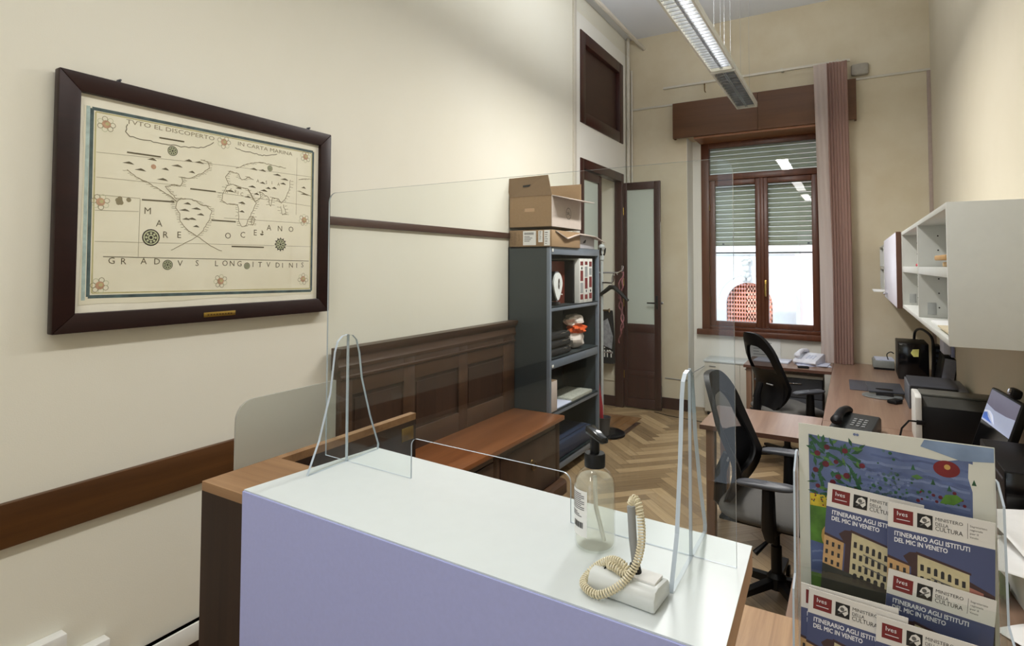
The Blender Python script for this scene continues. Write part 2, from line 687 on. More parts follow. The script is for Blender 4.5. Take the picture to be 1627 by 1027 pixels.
xl0 = XL - TW
wall_x(xl0, XL, YB, -0.47, 0, ZC)
wall_x(xl0, XL, -0.47, -0.26, 0, 0.9)
wall_x(xl0, XL, -0.47, -0.26, 3.0, ZC)
wall_x(xl0, XL, -0.26, 5.40, 0, ZC)
wall_x(xl0, XL, 5.40, 6.64, 2.80, 3.168)
wall_x(xl0, XL, 5.40, 6.64, 4.135, ZC)
wall_x(xl0, XL, 6.64, 7.45, 0, ZC)
struct('wall_left', mb, cream)
mb = MB()
mb.box(XL, XL + 0.006, 5.27, 5.40, 0, ZC - 0.2)
mb.box(XL, XL + 0.006, 5.40, 6.64, 2.80, 3.168)
mb.box(XL, XL + 0.006, 5.40, 6.64, 4.135, ZC - 0.2)
mb.box(XL, XL + 0.006, 6.64, 6.76, 0, ZC - 0.2)
struct('trim_1', mb, white_plaster)
# far wall with the window niche
NL, NR, NT, NB = -1.66, -0.16, 3.2, 7.11
mb = MB()
mb.box(XL, NL, YF, 7.45, 0, ZC)
mb.box(NR, XR, YF, 7.45, 0, ZC)
mb.box(NL, NR, YF, 7.45, NT, ZC)
mb.box(NL, NR, NB, 7.45, 0, 0.876)
mb.box(NL, -1.56, NB, 7.45, 0.876, NT)
mb.box(-0.27, NR, NB, 7.45, 0.876, NT)
struct('wall_far', mb, ochre)
mb = MB()
mb.box(NL, NL + 0.004, YF + 0.002, NB, 0, NT)
mb.box(NL + 0.004, NR, NB - 0.004, NB, 0, 0.874)
mb.box(NL + 0.004, -1.56, NB - 0.004, NB, 0.876, NT)
struct('trim_2', mb, white_plaster)
mb = MB()
mb.box(XR, XR + 0.2, YB, 7.45, 0, ZC)
struct('wall_right', mb, beige)
mb = MB()
mb.box(xl0, XR + 0.2, YB - 0.2, 7.45, ZC, ZC + 0.25)
struct('ceiling', mb, ceil_m)
# wall behind the viewer with a tall opening
mb = MB()
mb.box(xl0, -1.25, YB - 0.2, YB, 0, ZC)
mb.box(-0.35, XR + 0.2, YB - 0.2, YB, 0, ZC)
mb.box(-1.25, -0.35, YB - 0.2, YB, 2.6, ZC)
struct('wall_back', mb, cream)

# skirtings and rails
mb = MB()
mb.box(XL, XL + 0.016, YB, 5.27, 0, 0.135)
mb.box(XL, XL + 0.03, 1.22, 2.13, 0.14, 0.214, 0.003)
o = struct('baseboard_left', mb, [mahog])
mb = MB()
mb.box(XL, XL + 0.034, 1.17, 2.13, 0.138, 0.214, 0.004)
struct('trim_3', mb, white_pl)
mb = MB()
mb.box(XL + 0.0, NL, YF - 0.016, YF, 0, 0.13)
mb.box(NR, XR, YF - 0.016, YF, 0, 0.13)
struct('baseboard_far', mb, door_wood)
mb = MB()
mb.box(XL, XL + 0.024, YB, 2.125, 0.776, 0.92, 0.003)
struct('trim_4', mb, brown_rail)
mb = MB()
mb.box(XL, XL + 0.02, 1.7, 3.97, 1.908, 1.953, 0.003)
for yy in (2.23, 3.1, 3.8):
    mb.mat(1).lathe([(0.005, 0), (0.005, 0.02)], (XL + 0.012, yy, 1.925), 8)
struct('trim_5', mb, [dark_rail, brass])

# conduits and cables on the walls
def conduit(name, pts, r, mt, label, cat):
    mb = MB()
    mb.tube(pts, r, 8)
    return single(name, mb, mt, label, cat)


mb = MB()
mb.box(XL, XL + 0.022, 5.205, 5.262, 0.14, ZC, 0.003)
single('cable_duct', mb, offwhite, 'cream vertical cable duct running up the wall beside the transom window', 'cable duct')
conduit('ceiling_pipe', [(-2.17, y, 4.36) for y in (2.5, 4.0, 5.5, 6.83)], 0.022, offwhite, 'thin cream pipe running under the ceiling towards the window wall', 'pipe')
mb = MB()
mb.tube([(XL + 0.04, 6.76, ZC), (XL + 0.04, 6.76, 2.66)], 0.022, 8)
mb.tube([(XL + 0.075, 6.79, 4.1), (XL + 0.075, 6.79, 2.66)], 0.012, 8)
mb.box(XL, XL + 0.1, 6.69, 6.825, 2.50, 2.68, 0.012)
mb.tube([(XL + 0.05, 6.76, 2.5), (XL + 0.05, 6.76, 2.36), (XL + 0.09, 6.79, 2.30)], [0.03, 0.022, 0.012], 8)
single('riser_pipe', mb, offwhite, 'cream pipe with junction box in the corner above the open door', 'pipe')
mb = MB()
mb.box(XL, XR, YF - 0.014, YF, 3.605, 3.628, 0.002)
single('cable_strip', mb, offwhite, 'pale cable strip running along the window wall above the pelmet', 'cable strip')
mb = MB()
mb.box(XR - 0.03, XR, YF - 0.022, YF - 0.002, 0.74, 3.605, 0.002)
single('corner_duct', mb, plain('mauve duct', rgb(170, 152, 140), 0.6), 'narrow mauve cable duct running down the corner above the wall cabinets', 'cable duct')
for k, (y0, y1, z0, z1, lb) in enumerate(((0.55, 0.96, 0.355, 0.425, 'upper of two short white trunking pieces low on the wall below the map'),
                                         (0.75, 1.095, 0.265, 0.335, 'lower of two short white trunking pieces low on the wall below the map'))):
    mb = MB()
    mb.box(XL, XL + 0.045, y0, y1, z0, z1, 0.004)
    single('wall_trunking', mb, white_pl, lb, 'cable trunking')

# ------------------------------------------------------------------ window
mb = MB()
fy0, fy1 = 7.13, 7.19
mb.box(-1.56, -1.47, fy0 - 0.02, fy1 + 0.02, 0.94, 3.19, 0.004)
mb.box(-0.31, -0.27, fy0 - 0.02, fy1 + 0.02, 0.94, 3.19, 0.004)
mb.box(-1.47, -0.31, fy0 - 0.02, fy1 + 0.02, 3.10, 3.19, 0.004)
mb.box(-1.47, -0.31, fy0 - 0.02, fy1 + 0.02, 0.94, 0.975, 0.004)
mb.box(-1.47, -0.31, fy0 - 0.025, fy1 + 0.02, 2.71, 2.78, 0.006)
win = struct('window_1', mb, window_wood)
for nm, a0, a1 in (('casement', -1.468, -0.893), ('casement', -0.887, -0.312)):
    mb = MB()
    sl = 0.065
    mb.box(a0, a0 + sl, fy0 - 0.012, fy1 - 0.01, 0.978, 2.708, 0.006)
    mb.box(a1 - sl, a1, fy0 - 0.012, fy1 - 0.01, 0.978, 2.708, 0.006)
    mb.box(a0 + sl, a1 - sl, fy0 - 0.012, fy1 - 0.01, 0.978, 1.04, 0.006)
    mb.box(a0 + sl, a1 - sl, fy0 - 0.012, fy1 - 0.01, 2.645, 2.708, 0.006)
    if a0 < -1:
        mb.box(a1 - 0.012, a1 + 0.03, fy0 - 0.03, fy0 - 0.012, 0.978, 2.708, 0.006)
    cs = struct('casement', mb, window_wood, win)
    mb = MB()
    mb.box(a0 + sl - 0.005, a1 - sl + 0.005, 7.158, 7.162, 1.035, 2.65)
    struct('pane', mb, pane, cs, smooth=0)
    if a0 > -1:
        mb = MB()
        mb.box(a0 + 0.018, a0 + 0.046, 7.104, 7.118, 1.415, 1.53, 0.005)
        mb.tube([(a0 + 0.032, 7.105, 1.49), (a0 + 0.032, 7.075, 1.49), (a0 + 0.032, 7.07, 1.40), (a0 + 0.034, 7.07, 1.345)], [0.008, 0.008, 0.011, 0.009], 8)
        struct('window_handle', mb, brass, cs)
    else:
        for zz in (1.25, 1.62, 2.35):
            mb = MB()
            mb.lathe([(0.008, 0), (0.008, 0.07)], (a0 + 0.004, 7.112, zz), 8)
            struct('hinge', mb, aged_brass, cs)
mb = MB()
mb.box(-1.475, -0.305, 7.158, 7.162, 2.775, 3.105)
struct('transom_pane', mb, pane, win, smooth=0)
mb = MB()
mb.box(-1.61, -0.22, 7.04, 7.15, 0.875, 0.94, 0.008)
struct('window_sill', mb, window_wood, win)
# roller shutter outside
shut = thing('roller_shutter', 'pale roller shutter half lowered outside the window panes', 'shutter', (-0.9, 7.3, 1.84))
mb = MB()
z = 1.93
while z < 3.2:
    prof = [(7.30 + 0.013 * math.sin(PI * t / 6), z + 0.051 * t / 6) for t in range(7)]
    prof = [(7.285 - 0.011 * math.sin(PI * t / 6), z + 0.052 * t / 6) for t in range(7)] + [(7.297, z + 0.052), (7.297, z)]
    mb.prism(prof, 'x', -1.53, -0.28)
    z += 0.0555
mb.build('slat', translucent('shutter slat', rgb(206, 212, 200), 0.12), shut)
mb = MB()
mb.box(-1.53, -0.28, 7.282, 7.298, 1.838, 1.856, 0.002)
mb.build('bottom_bar', dgrey, shut)
mb = MB()
mb.bm.free()
for xx in (-1.535, -0.29):
    mb = MB()
    mb.box(xx, xx + 0.015, 7.27, 7.31, 0.94, 3.2)
    mb.build('guide_rail', dgrey, shut)
for xx in (-1.34, -0.42):
    mb = MB()
    mb.box(xx - 0.012, xx + 0.012, 7.27, 7.282, 1.945, 1.962, 0.002)
    mb.build('stop_block', dgrey, shut)
# pelmet
pel = thing('window_pelmet', 'brown wooden pelmet box above the window niche', 'pelmet', (-0.87, YF, 3.186))
mb = MB()
mb.box(-1.797, -0.868, YF - 0.10, YF - 0.08, 3.186, 3.602, 0.002)
mb.box(-0.866, 0.061, YF - 0.10, YF - 0.08, 3.186, 3.602, 0.002)
mb.box(-1.797, -1.777, YF - 0.08, YF - 0.001, 3.186, 3.602)
mb.box(0.041, 0.061, YF - 0.08, YF - 0.001, 3.186, 3.602)
mb.build('front_board', pelmet_wood, pel)
mb = MB()
mb.box(NL + 0.10, NR, YF - 0.08, 7.10, 3.16, 3.184)
mb.build('soffit_board', wood('soffit wood', rgb(128, 80, 44), rgb(150, 98, 58), 'x', 8, 0.45), pel)
# curtain rail and curtain
rail = thing('curtain_rail', 'thin pale curtain rail above the pelmet, ending at the curtain', 'curtain rail', (-0.94, YF, 3.78))
mb = MB()
mb.box(-1.895, 0.012, YF - 0.15, YF - 0.12, 3.775, 3.80, 0.003)
mb.build('track', offwhite, rail)
for xx in (-1.45, -0.62, -0.1):
    mb = MB()
    mb.box(xx - 0.012, xx + 0.012, YF - 0.14, YF - 0.001, 3.80, 3.815, 0.002)
    mb.tube([(xx, YF - 0.01, 3.81), (xx, YF - 0.01, 3.85)], 0.006, 6)
    mb.build('bracket', offwhite, rail)
mb = MB()
mb.tube([(-1.42, YF - 0.135, 3.775), (-1.42, YF - 0.135, 3.69), (-1.41, YF - 0.135, 3.67)], 0.006, 6)
mb.build('glider', aged_brass, rail)
cur = thing('curtain', 'dusty pink pleated curtain drawn to one side of the window', 'curtain', (-0.16, YF - 0.13, 0.70))


def cfn(x0, x1, ampl, freq, ph):
    def f(u, v):
        w = 1.0 - 0.10 * (1 - v)
        x = x0 + (x1 - x0) * u
        x = -0.16 + (x + 0.16) * w + 0.012 * math.sin(3 * v + ph) + 0.01 * (1 - v)
        a = ampl * (0.75 + 0.25 * math.sin(5 * u + ph))
        return (x, YF - 0.185 + a * math.sin(freq * u * 2 * PI + ph) + 0.008 * math.sin(8 * v + 9 * u), 0.716 + 3.059 * v)
    return f


cur_m = translucent('curtain cloth', rgb(180, 150, 140), 0.35)
cur_p = translucent('curtain lining', rgb(226, 212, 206), 0.5)
mb = MB()
mb.grid(cfn(-0.315, -0.19, 0.012, 1.0, 0.4), 24, 14)
mb.build('lining_fold', cur_p, cur, recalc=False, smooth=60)
mb = MB()
mb.grid(cfn(-0.20, -0.005, 0.015, 7.0, 1.0), 96, 14)
mb.build('pleats', cur_m, cur, recalc=False, smooth=60)
mb = MB()
mb.box(0.02, 0.175, YF - 0.06, YF, 3.645, 3.765, 0.02)
single('junction_box', mb, plain('box grey', rgb(164, 158, 146), 0.6), 'small rounded grey box on the wall beside the curtain top', 'box')

# ------------------------------------------------------------------ door
mb = MB()
mb.box(-2.47, XL + 0.02, 5.375, 5.46, 0, 2.80, 0.006)
mb.box(-2.47, XL + 0.02, 6.59, 6.66, 0, 2.80, 0.006)
mb.box(-2.47, XL + 0.02, 5.46, 6.59, 2.70, 2.80, 0.006)
door = struct('door_1', mb, door_wood)


def leaf(mb, L, x_of, z0=0.015):
    """a glazed leaf of width L built along local u, placed by x_of(u, w)"""
    def b(u0, u1, z0, z1, w0, w1):
        p0, p1 = x_of(u0, w0), x_of(u1, w1)
        mb.box(min(p0[0], p1[0]), max(p0[0], p1[0]), min(p0[1], p1[1]), max(p0[1], p1[1]), z0, z1, 0.004)
    b(0, 0.055, z0, 2.69, 0, 0.04)
    b(L - 0.075, L, z0, 2.69, 0, 0.04)
    b(0.055, L - 0.075, 2.60, 2.69, 0, 0.04)
    b(0.055, L - 0.075, 0.90, 1.0, 0, 0.04)
    b(0.055, L - 0.075, z0, 0.12, 0, 0.04)
    b(0.055, L - 0.075, 0.38, 0.45, 0, 0.036)
    b(0.055, L - 0.075, 0.12, 0.90, 0.012, 0.028)


def at_fixed(u, w):
    return (-2.445 + w, 5.462 + u)


def at_open(u, w):
    return (-2.385 + u, 6.675 - w)


mb = MB()
leaf(mb, 0.56, at_fixed)
lf = struct('fixed_leaf', mb, door_wood, door)
mb = MB()
mb.box(-2.428, -2.422, 5.515, 5.95, 0.995, 2.605)
struct('pane', mb, frost_door, lf, smooth=0)
mb = MB()
leaf(mb, 0.46, at_open)
lf = struct('open_leaf', mb, door_wood, door)
mb = MB()
mb.box(-2.335, -1.995, 6.652, 6.658, 0.995, 2.605)
struct('pane', mb, frost_door, lf, smooth=0)
mb = MB()
mb.box(-1.985, -1.955, 6.628, 6.636, 1.18, 1.34, 0.003)
mb.tube([(-1.97, 6.63, 1.255), (-1.97, 6.585, 1.255), (-2.07, 6.58, 1.255)], [0.009, 0.009, 0.008], 8)
mb.tube([(-1.97, 6.675, 1.255), (-1.97, 6.715, 1.255), (-2.06, 6.72, 1.255)], [0.009, 0.009, 0.008], 8)
struct('door_handle', mb, black, lf)
mb = MB()
mb.box(-1.926, -1.922, 6.64, 6.67, 0.3, 2.2)
mb.box(-1.924, -1.90, 6.645, 6.665, 1.24, 1.27, 0.003)
struct('latch_plate', mb, chrome, lf)
for zz in (0.35, 1.2, 1.45, 2.3):
    mb = MB()
    mb.lathe([(0.009, 0), (0.009, 0.09)], (-2.372, 6.63, zz), 8)
    struct('hinge', mb, brass, lf)
# transom window over the door
mb = MB()
ty0, ty1, tz0, tz1, fwid = 5.375, 6.645, 3.168, 4.135, 0.125
mb.box(XL - 0.1, XL + 0.02, ty0, ty0 + fwid, tz0, tz1, 0.006)
mb.box(XL - 0.1, XL + 0.02, ty1 - fwid, ty1, tz0, tz1, 0.006)
mb.box(XL - 0.1, XL + 0.02, ty0 + fwid, ty1 - fwid, tz0, tz0 + fwid, 0.006)
mb.box(XL - 0.1, XL + 0.02, ty0 + fwid, ty1 - fwid, tz1 - fwid, tz1, 0.006)
tr = struct('window_2', mb, door_wood)
mb = MB()
mb.box(XL - 0.06, XL - 0.03, ty0 + fwid, ty1 - fwid, tz0 + fwid, tz1 - fwid)
struct('boarding', mb, dark_panel, tr)

# corridor seen through the doorway
mb = MB()
mb.box(-5.2, -5.0, 3.5, 9.5, 0, ZC)
mb.box(-5.0, xl0, 9.3, 9.5, 0, ZC)
mb.box(-5.0, xl0, 3.5, 3.7, 0, ZC)
struct('wall_corridor', mb, cream)
mb = MB()
mb.box(-5.2, xl0 - 0.31, 3.5, 9.5, -0.12, 0.0)
struct('floor_corridor', mb, plain('terrazzo', rgb(120, 108, 92), 0.4))
mb = MB()
mb.box(-5.2, xl0, 3.5, 9.5, 3.2, 3.4)
struct('ceiling_corridor', mb, ceil_m)
ld = bpy.data.lights.new('corridor_fill_light', 'AREA')  # unseen area light added to light the corridor, no fixture behind it
ld.energy = CORRIDOR_W
ld.size = 0.6
ld.color = (1.0, 0.94, 0.84)
lo = bpy.data.objects.new('corridor_fill_light', ld)
COL.objects.link(lo)
lo.location = (-3.9, 6.2, 3.1)
mb = MB()
mb.box(-2.89, -2.475, 6.628, 6.64, 0.12, 0.50, 0.003)
mb.box(-2.89, -2.475, 6.618, 6.64, 0.30, 0.315)
mb.box(-2.89, -2.475, 6.61, 6.64, 0.50, 0.52, 0.003)
struct('trim_6', mb, beige)
mb = MB()
mb.box(-2.89, -2.475, 6.616, 6.64, 0, 0.12, 0.003)
struct('baseboard_door', mb, door_wood)

# ------------------------------------------------------------------ outside: the courtyard wall
fac = plaster('courtyard render', rgb(232, 232, 236), rgb(206, 208, 216), 0.8, 1.2)
fp = plaster('courtyard pink render', rgb(240, 222, 222), rgb(228, 208, 208), 0.5, 1.0)
bld = thing('courtyard_building', 'pale rendered building with an arched opening across the courtyard', 'building', (-2.0, 13.2, -4.0))
arch = [(-2.35, -4.0), (-2.35, 0.88)] + [(-1.89 + 0.46 * math.cos(t), 0.88 + 0.45 * math.sin(t)) for t in [PI - PI * i / 16 for i in range(17)]] + [(-1.43, 0.88), (-1.43, -4.0)]
mb = MB()
outl = [(-9, -4), (-2.35, -4)] + arch[1:-1] + [(-1.43, -4), (-0.95, -4), (-0.95, 9), (-9, 9)]
mb.prism(outl, 'y', 13.0, 13.12)
mb.build('wall', fac, bld, smooth=0)
mb = MB()
mb.box(-0.95, 6, 12.7, 13.5, -4, 9)
mb.build('side_wing', fp, bld, smooth=0)
mb = MB()
mb.box(-0.97, -0.90, 12.66, 12.7, -4, 9)
mb.build('corner_strip', white_pl, bld, smooth=0)
mb = MB()
for i in range(17):
    a0, a1 = PI - PI * i / 17, PI - PI * (i + 1) / 17
    r0, r1 = 0.62, 0.66
    mb.prism([(-1.89 + r0 * math.cos(a0), 0.88 + r0 * math.sin(a0)), (-1.89 + r1 * math.cos(a0), 0.88 + r1 * math.sin(a0)), (-1.89 + r1 * math.cos(a1), 0.88 + r1 * math.sin(a1)), (-1.89 + r0 * math.cos(a1), 0.88 + r0 * math.sin(a1))], 'y', 12.985, 13.0)
mb.box(-3.2, -0.95, 12.95, 13.0, 1.93, 1.99, 0.01)
mb.build('molding', fac, bld)
mb = MB()
# weathered carved bracket over the arch
for (bx, bz, rx, rz) in ((-1.93, 1.84, 0.09, 0.06), (-1.95, 1.74, 0.075, 0.09), (-1.93, 1.62, 0.07, 0.10), (-1.96, 1.50, 0.06, 0.09), (-1.90, 1.48, 0.045, 0.08), (-1.98, 1.40, 0.04, 0.07), (-1.87, 1.40, 0.04, 0.07), (-2.0, 1.80, 0.04, 0.05), (-1.86, 1.79, 0.04, 0.05)):
    mb.grid(lambda u, v, bx=bx, bz=bz, rx=rx, rz=rz: (bx + rx * math.cos(2 * PI * u) * math.sin(PI * v), 12.99 - 0.09 * abs(math.sin(PI * v)) * (0.6 + 0.4 * math.sin(2 * PI * u)), bz + rz * math.cos(PI * v)), 12, 8, True)
mb.build('carved_bracket', plaster('weathered stone', rgb(206, 206, 206), rgb(164, 166, 168), 0.9, 9), bld)
# orange netting in the arch
net = thing('safety_netting', 'orange plastic safety netting hung in the courtyard arch', 'netting', (-1.89, 13.14, -1.0))
mb = MB()
step = 0.055
x = -2.36
i = 0
while x < -1.42:
    mb.box(x, x + 0.03, 13.14, 13.15, -1.0, 1.34)
    x += step
z = -1.0
while z < 1.34:
    mb.box(-2.36, -1.42, 13.14, 13.15, z, z + 0.05)
    z += 0.085
mb.build('net_sheet', translucent('orange net', rgb(244, 158, 132), 0.3), net, smooth=0)
mb = MB()
z = -1.0
while z < 1.3:
    mb.prism([(-1.95, z), (-1.42, z + 0.07), (-1.42, z + 0.12), (-1.95, z + 0.05)], 'y', 13.125, 13.135)
    z += 0.12
x = -1.95
while x < -1.42:
    mb.box(x, x + 0.02, 13.125, 13.135, -1.0, 1.3)
    x += 0.06
mb.build('overlap_sheet', translucent('pale orange net', rgb(246, 190, 170), 0.3), net, smooth=0)
mb = MB()
mb.box(-9, 6, 7.5, 16, -4.2, -4.0)
struct('ground', mb, plain('courtyard paving', rgb(176, 174, 170), 0.8))
mb = MB()
mb.box(-2.6, -1.2, 14.0, 14.1, -4, 2)
mb.build('rear_wall', fp, bld, smooth=0)

# ------------------------------------------------------------------ ceiling fixtures
def fixture(y0, y1, lit, label, power=1.0, x0=-0.995, x1=-0.80, z=3.30):
    f = thing('ceiling_lamp', label, 'lamp', ((x0 + x1) / 2, (y0 + y1) / 2, z), 0, 'suspended fluorescent fixtures')
    xc = (x0 + x1) / 2
    mb = MB()
    hw = (x1 - x0) / 2
    # housing: open box, curved top
    sec = [(x0, z), (x0, z + 0.05), (xc - hw * 0.6, z + 0.105), (xc + hw * 0.6, z + 0.105), (x1, z + 0.05), (x1, z), (x1 - 0.014, z), (x1 - 0.014, z + 0.045), (xc + hw * 0.5, z + 0.09), (xc - hw * 0.5, z + 0.09), (x0 + 0.014, z + 0.045), (x0 + 0.014, z)]
    mb.prism(sec, 'y', y0 + 0.02, y1 - 0.02)
    for a, b in ((y0, y0 + 0.022), (y1 - 0.022, y1)):
        mb.prism([(x0, z), (x0, z + 0.05), (xc - hw * 0.6, z + 0.105), (xc + hw * 0.6, z + 0.105), (x1, z + 0.05), (x1, z)], 'y', a, b)
    mb.build('housing', plain('lamp housing', rgb(214, 214, 206), 0.4, var=0.02), f)
    mb = MB()
    n = 15 if not lit else 26
    for i in range(1, n):
        yy = y0 + 0.03 + (y1 - y0 - 0.06) * i / n
        mb.prism([(x0 + 0.016, z + 0.004), (x1 - 0.016, z + 0.004), (x1 - 0.02, z + 0.042), (x0 + 0.02, z + 0.042)], 'y', yy - 0.004, yy + 0.004)
    for sx in (-1, 1):
        mb.prism([(xc + sx * 0.004, z + 0.006), (xc + sx * 0.010, z + 0.006), (xc + sx * 0.005, z + 0.04), (xc + sx * 0.002, z + 0.04)], 'y', y0 + 0.03, y1 - 0.03)
    mb.build('louvre', plain('louvre aluminium', rgb(206, 210, 218), 0.25, metal=0.85, var=0.02), f)
    mb = MB()
    mb.lathe([(0.011, 0), (0.011, y1 - y0 - 0.08)], (0, 0, 0), 10)
    mb.bm.transform(Matrix.Translation((xc, y0 + 0.04, z + 0.068)) @ Matrix.Rotation(-PI / 2, 4, 'X'))
    if lit:
        mb.build('tube', plain('lit tube', (1, 0.96, 0.88, 1), 0.5, var=0.0, emit=6.0), f)
    else:
        mb.build('tube', white_pl, f)
    for yy in (y0 + 0.12, y1 - 0.12):
        mb = MB()
        mb.tube([(xc - 0.04, yy, z + 0.10), (xc - 0.04, yy, ZC)], 0.0012, 5)
        mb.tube([(xc + 0.04, yy, z + 0.10), (xc + 0.04, yy, ZC)], 0.0012, 5)
        mb.build('hanging_wire', grey_pl, f)
    mb = MB()
    mb.lathe([(0.05, -0.03), (0.05, 0)], (xc, (y0 + y1) / 2, ZC), 16)
    mb.build('ceiling_rose', white_pl, f)
    if lit:
        d = bpy.data.lights.new('tube_light', 'AREA')
        d.shape = 'RECTANGLE'
        d.size = x1 - x0 - 0.03
        d.size_y = y1 - y0 - 0.06
        d.energy = TUBE_W * power
        d.color = (1.0, 0.975, 0.945)
        q = bpy.data.objects.new('tube_light', d)
        COL.objects.link(q)
        q.parent = f
        q.location = (0, 0, -0.004)
        d2 = bpy.data.lights.new('added_ceiling_fill', 'AREA')     # added fill light to brighten the ceiling; the housing itself is closed on top
        d2.shape = 'RECTANGLE'
        d2.size = 0.06
        d2.size_y = y1 - y0 - 0.06
        d2.energy = TUBE_W * power * 0.62
        d2.color = (0.95, 0.97, 1.0)
        q = bpy.data.objects.new('added_ceiling_fill', d2)
        COL.objects.link(q)
        q.parent = f
        q.location = (0, 0, 0.112)
        q.rotation_euler = (PI, 0, 0)
    return f


fixture(4.93, 6.20, False, 'unlit louvred fluorescent fixture hanging nearest the window')
fixture(3.33, 4.90, True, 'lit fluorescent fixture hanging end to end with the unlit louvred one', 2.2)
fixture(0.6, 2.17, True, 'lit fluorescent fixture hanging above the reception counter', 0.62)
fixture(-1.6, -0.03, True, 'lit fluorescent fixture hanging behind the viewer', 0.85)

# ------------------------------------------------------------------ framed map
fm = thing('framed_map', 'large dark-framed antique world map on the wall above the wooden rail', 'picture', (XL, 1.48, 1.455))
Y0, Y1, Z0, Z1 = 0.885, 2.085, 1.455, 2.377
FX = XL + 0.05
mb = MB()
t_ = 0.068


def frame_side(a, b, c, d):
    """one mitred moulding: outer edge a-b, inner edge d-c, in (y, z)"""
    mb.prism([a, b, c, d], 'x', XL + 0.012, FX)


mb.prism([(Y0, Z0), (Y0, Z1), (Y0 + t_, Z1 - t_), (Y0 + t_, Z0 + t_)], 'x', XL + 0.012, FX)
mb.prism([(Y1, Z0), (Y1, Z1), (Y1 - t_, Z1 - t_), (Y1 - t_, Z0 + t_)], 'x', XL + 0.012, FX)
mb.prism([(Y0, Z1), (Y1, Z1), (Y1 - t_, Z1 - t_), (Y0 + t_, Z1 - t_)], 'x', XL + 0.012, FX)
mb.prism([(Y0, Z0), (Y1, Z0), (Y1 - t_, Z0 + t_), (Y0 + t_, Z0 + t_)], 'x', XL + 0.012, FX)
bmesh.ops.bevel(mb.bm, geom=list(mb.bm.edges), offset=0.004, segments=2, affect='EDGES', profile=0.5)
mb.build('frame', mahog, fm)
mb = MB()
mb.box(XL + 0.012, XL + 0.03, Y0 + t_ - 0.01, Y1 - t_ + 0.01, Z0 + t_ - 0.01, Z1 - t_ + 0.01)
mb.build('mount', plain('mount board', rgb(242, 238, 220), 0.8, var=0.02), fm)
MAPM = [plaster('parchment', rgb(238, 234, 212), rgb(224, 218, 192), 0.8, 3.0), plain('map blue border', rgb(74, 92, 92), 0.8, var=0.35, scale=25), plain('map ochre line', rgb(190, 182, 130), 0.8, var=0.1),
        plain('map ink', rgb(100, 92, 68), 0.8), plain('map faint ink', rgb(138, 128, 98), 0.8), plain('map red', rgb(188, 150, 120), 0.8, var=0.2, scale=60), plain('map dark ink', rgb(46, 40, 30), 0.8),
        plain('map green', rgb(190, 194, 156), 0.8), plain('map pale blue', rgb(176, 196, 190), 0.8, var=0.2, scale=40)]
LINES = {
 'na': [(230, 600), (262, 576), (299, 564), (338, 545), (384, 521), (407, 506), (419, 495)],
 'na2': [(419, 507), (389, 534), (371, 553), (406, 565), (430, 560), (441, 582), (435, 599), (465, 597), (496, 613), (527, 630), (552, 653), (545, 677), (513, 682)],
 'top': [(228, 773), (221, 743), (237, 727), (301, 725), (368, 722), (462, 725), (524, 736), (569, 767)],
 'top2': [(669, 762), (701, 754), (745, 755), (806, 748), (885, 769)],
 'sa': [(419, 495), (414, 471), (432, 448), (433, 419), (458, 390), (482, 373), (505, 359), (532, 385), (545, 414), (560, 440), (567, 472), (543, 491), (517, 492), (498, 507), (467, 512), (437, 509), (419, 495)],
 't1': [(505, 359), (483, 343), (447, 323), (400, 298)],
 't2': [(505, 359), (533, 341), (573, 317), (616, 300)],
 'af': [(634, 587), (614, 546), (611, 520), (636, 506), (685, 508), (692, 482), (693, 436), (708, 411), (730, 419), (744, 453), (766, 495), (780, 523), (757, 548), (734, 586), (712, 586), (690, 587), (662, 597), (634, 587)],
 'mad': [(763, 461), (774, 448), (760, 420), (755, 440), (763, 461)],
 'eu': [(641, 594), (626, 625), (646, 654), (689, 646), (704, 622), (740, 640), (763, 630)],
 'as': [(734, 586), (772, 529), (802, 553), (794, 579), (841, 557), (855, 516), (865, 559), (898, 555), (914, 536), (939, 567), (958, 612), (963, 655)],
 'asn': [(674, 671), (731, 699), (791, 715), (936, 709)],
 'is': [(910, 521), (921, 480), (940, 488), (926, 530)],
 'jp': [(1011, 662), (1077, 676)],
 'jp2': [(1012, 606), (1051, 596), (1088, 589)]}
THIN = [[(279, 493), (277, 270)], [(1000, 770), (999, 486)], [(126, 649), (618, 675), (1086, 686)], [(128, 558), (441, 564)], [(129, 494), (279, 495)], [(126, 437), (275, 444)], [(623, 444), (1091, 448)],
        [(129, 324), (626, 329), (1093, 332)], [(567, 554), (1089, 537)]]
BARS = [[(228, 666), (352, 668)], [(472, 555), (583, 555)], [(285, 491), (408, 494)], [(566, 431), (679, 431)], [(661, 321), (823, 321)], [(344, 744), (443, 746)]]
ROSES = [(322, 346, 33), (913, 338, 27), (388, 239, 20), (738, 235, 15), (397, 700, 20), (848, 695, 14)]
FLOWERS = [(156, 757), (616, 776), (1051, 783), (144, 469), (149, 164), (613, 169), (1047, 169), (1048, 464)]
HILLS = [(234, 624), (319, 651), (277, 604), (370, 620), (416, 640), (463, 669), (507, 668), (477, 623), (360, 577), (461, 490), (450, 462), (499, 472), (481, 428), (518, 449), (500, 398), (457, 426), (648, 563), (690, 581), (762, 677), (808, 677), (756, 595), (809, 619), (779, 564), (840, 598), (887, 667), (921, 629), (817, 584), (706, 516), (735, 546), (707, 477), (1042, 624), (1046, 592), (872, 602), (929, 651)]
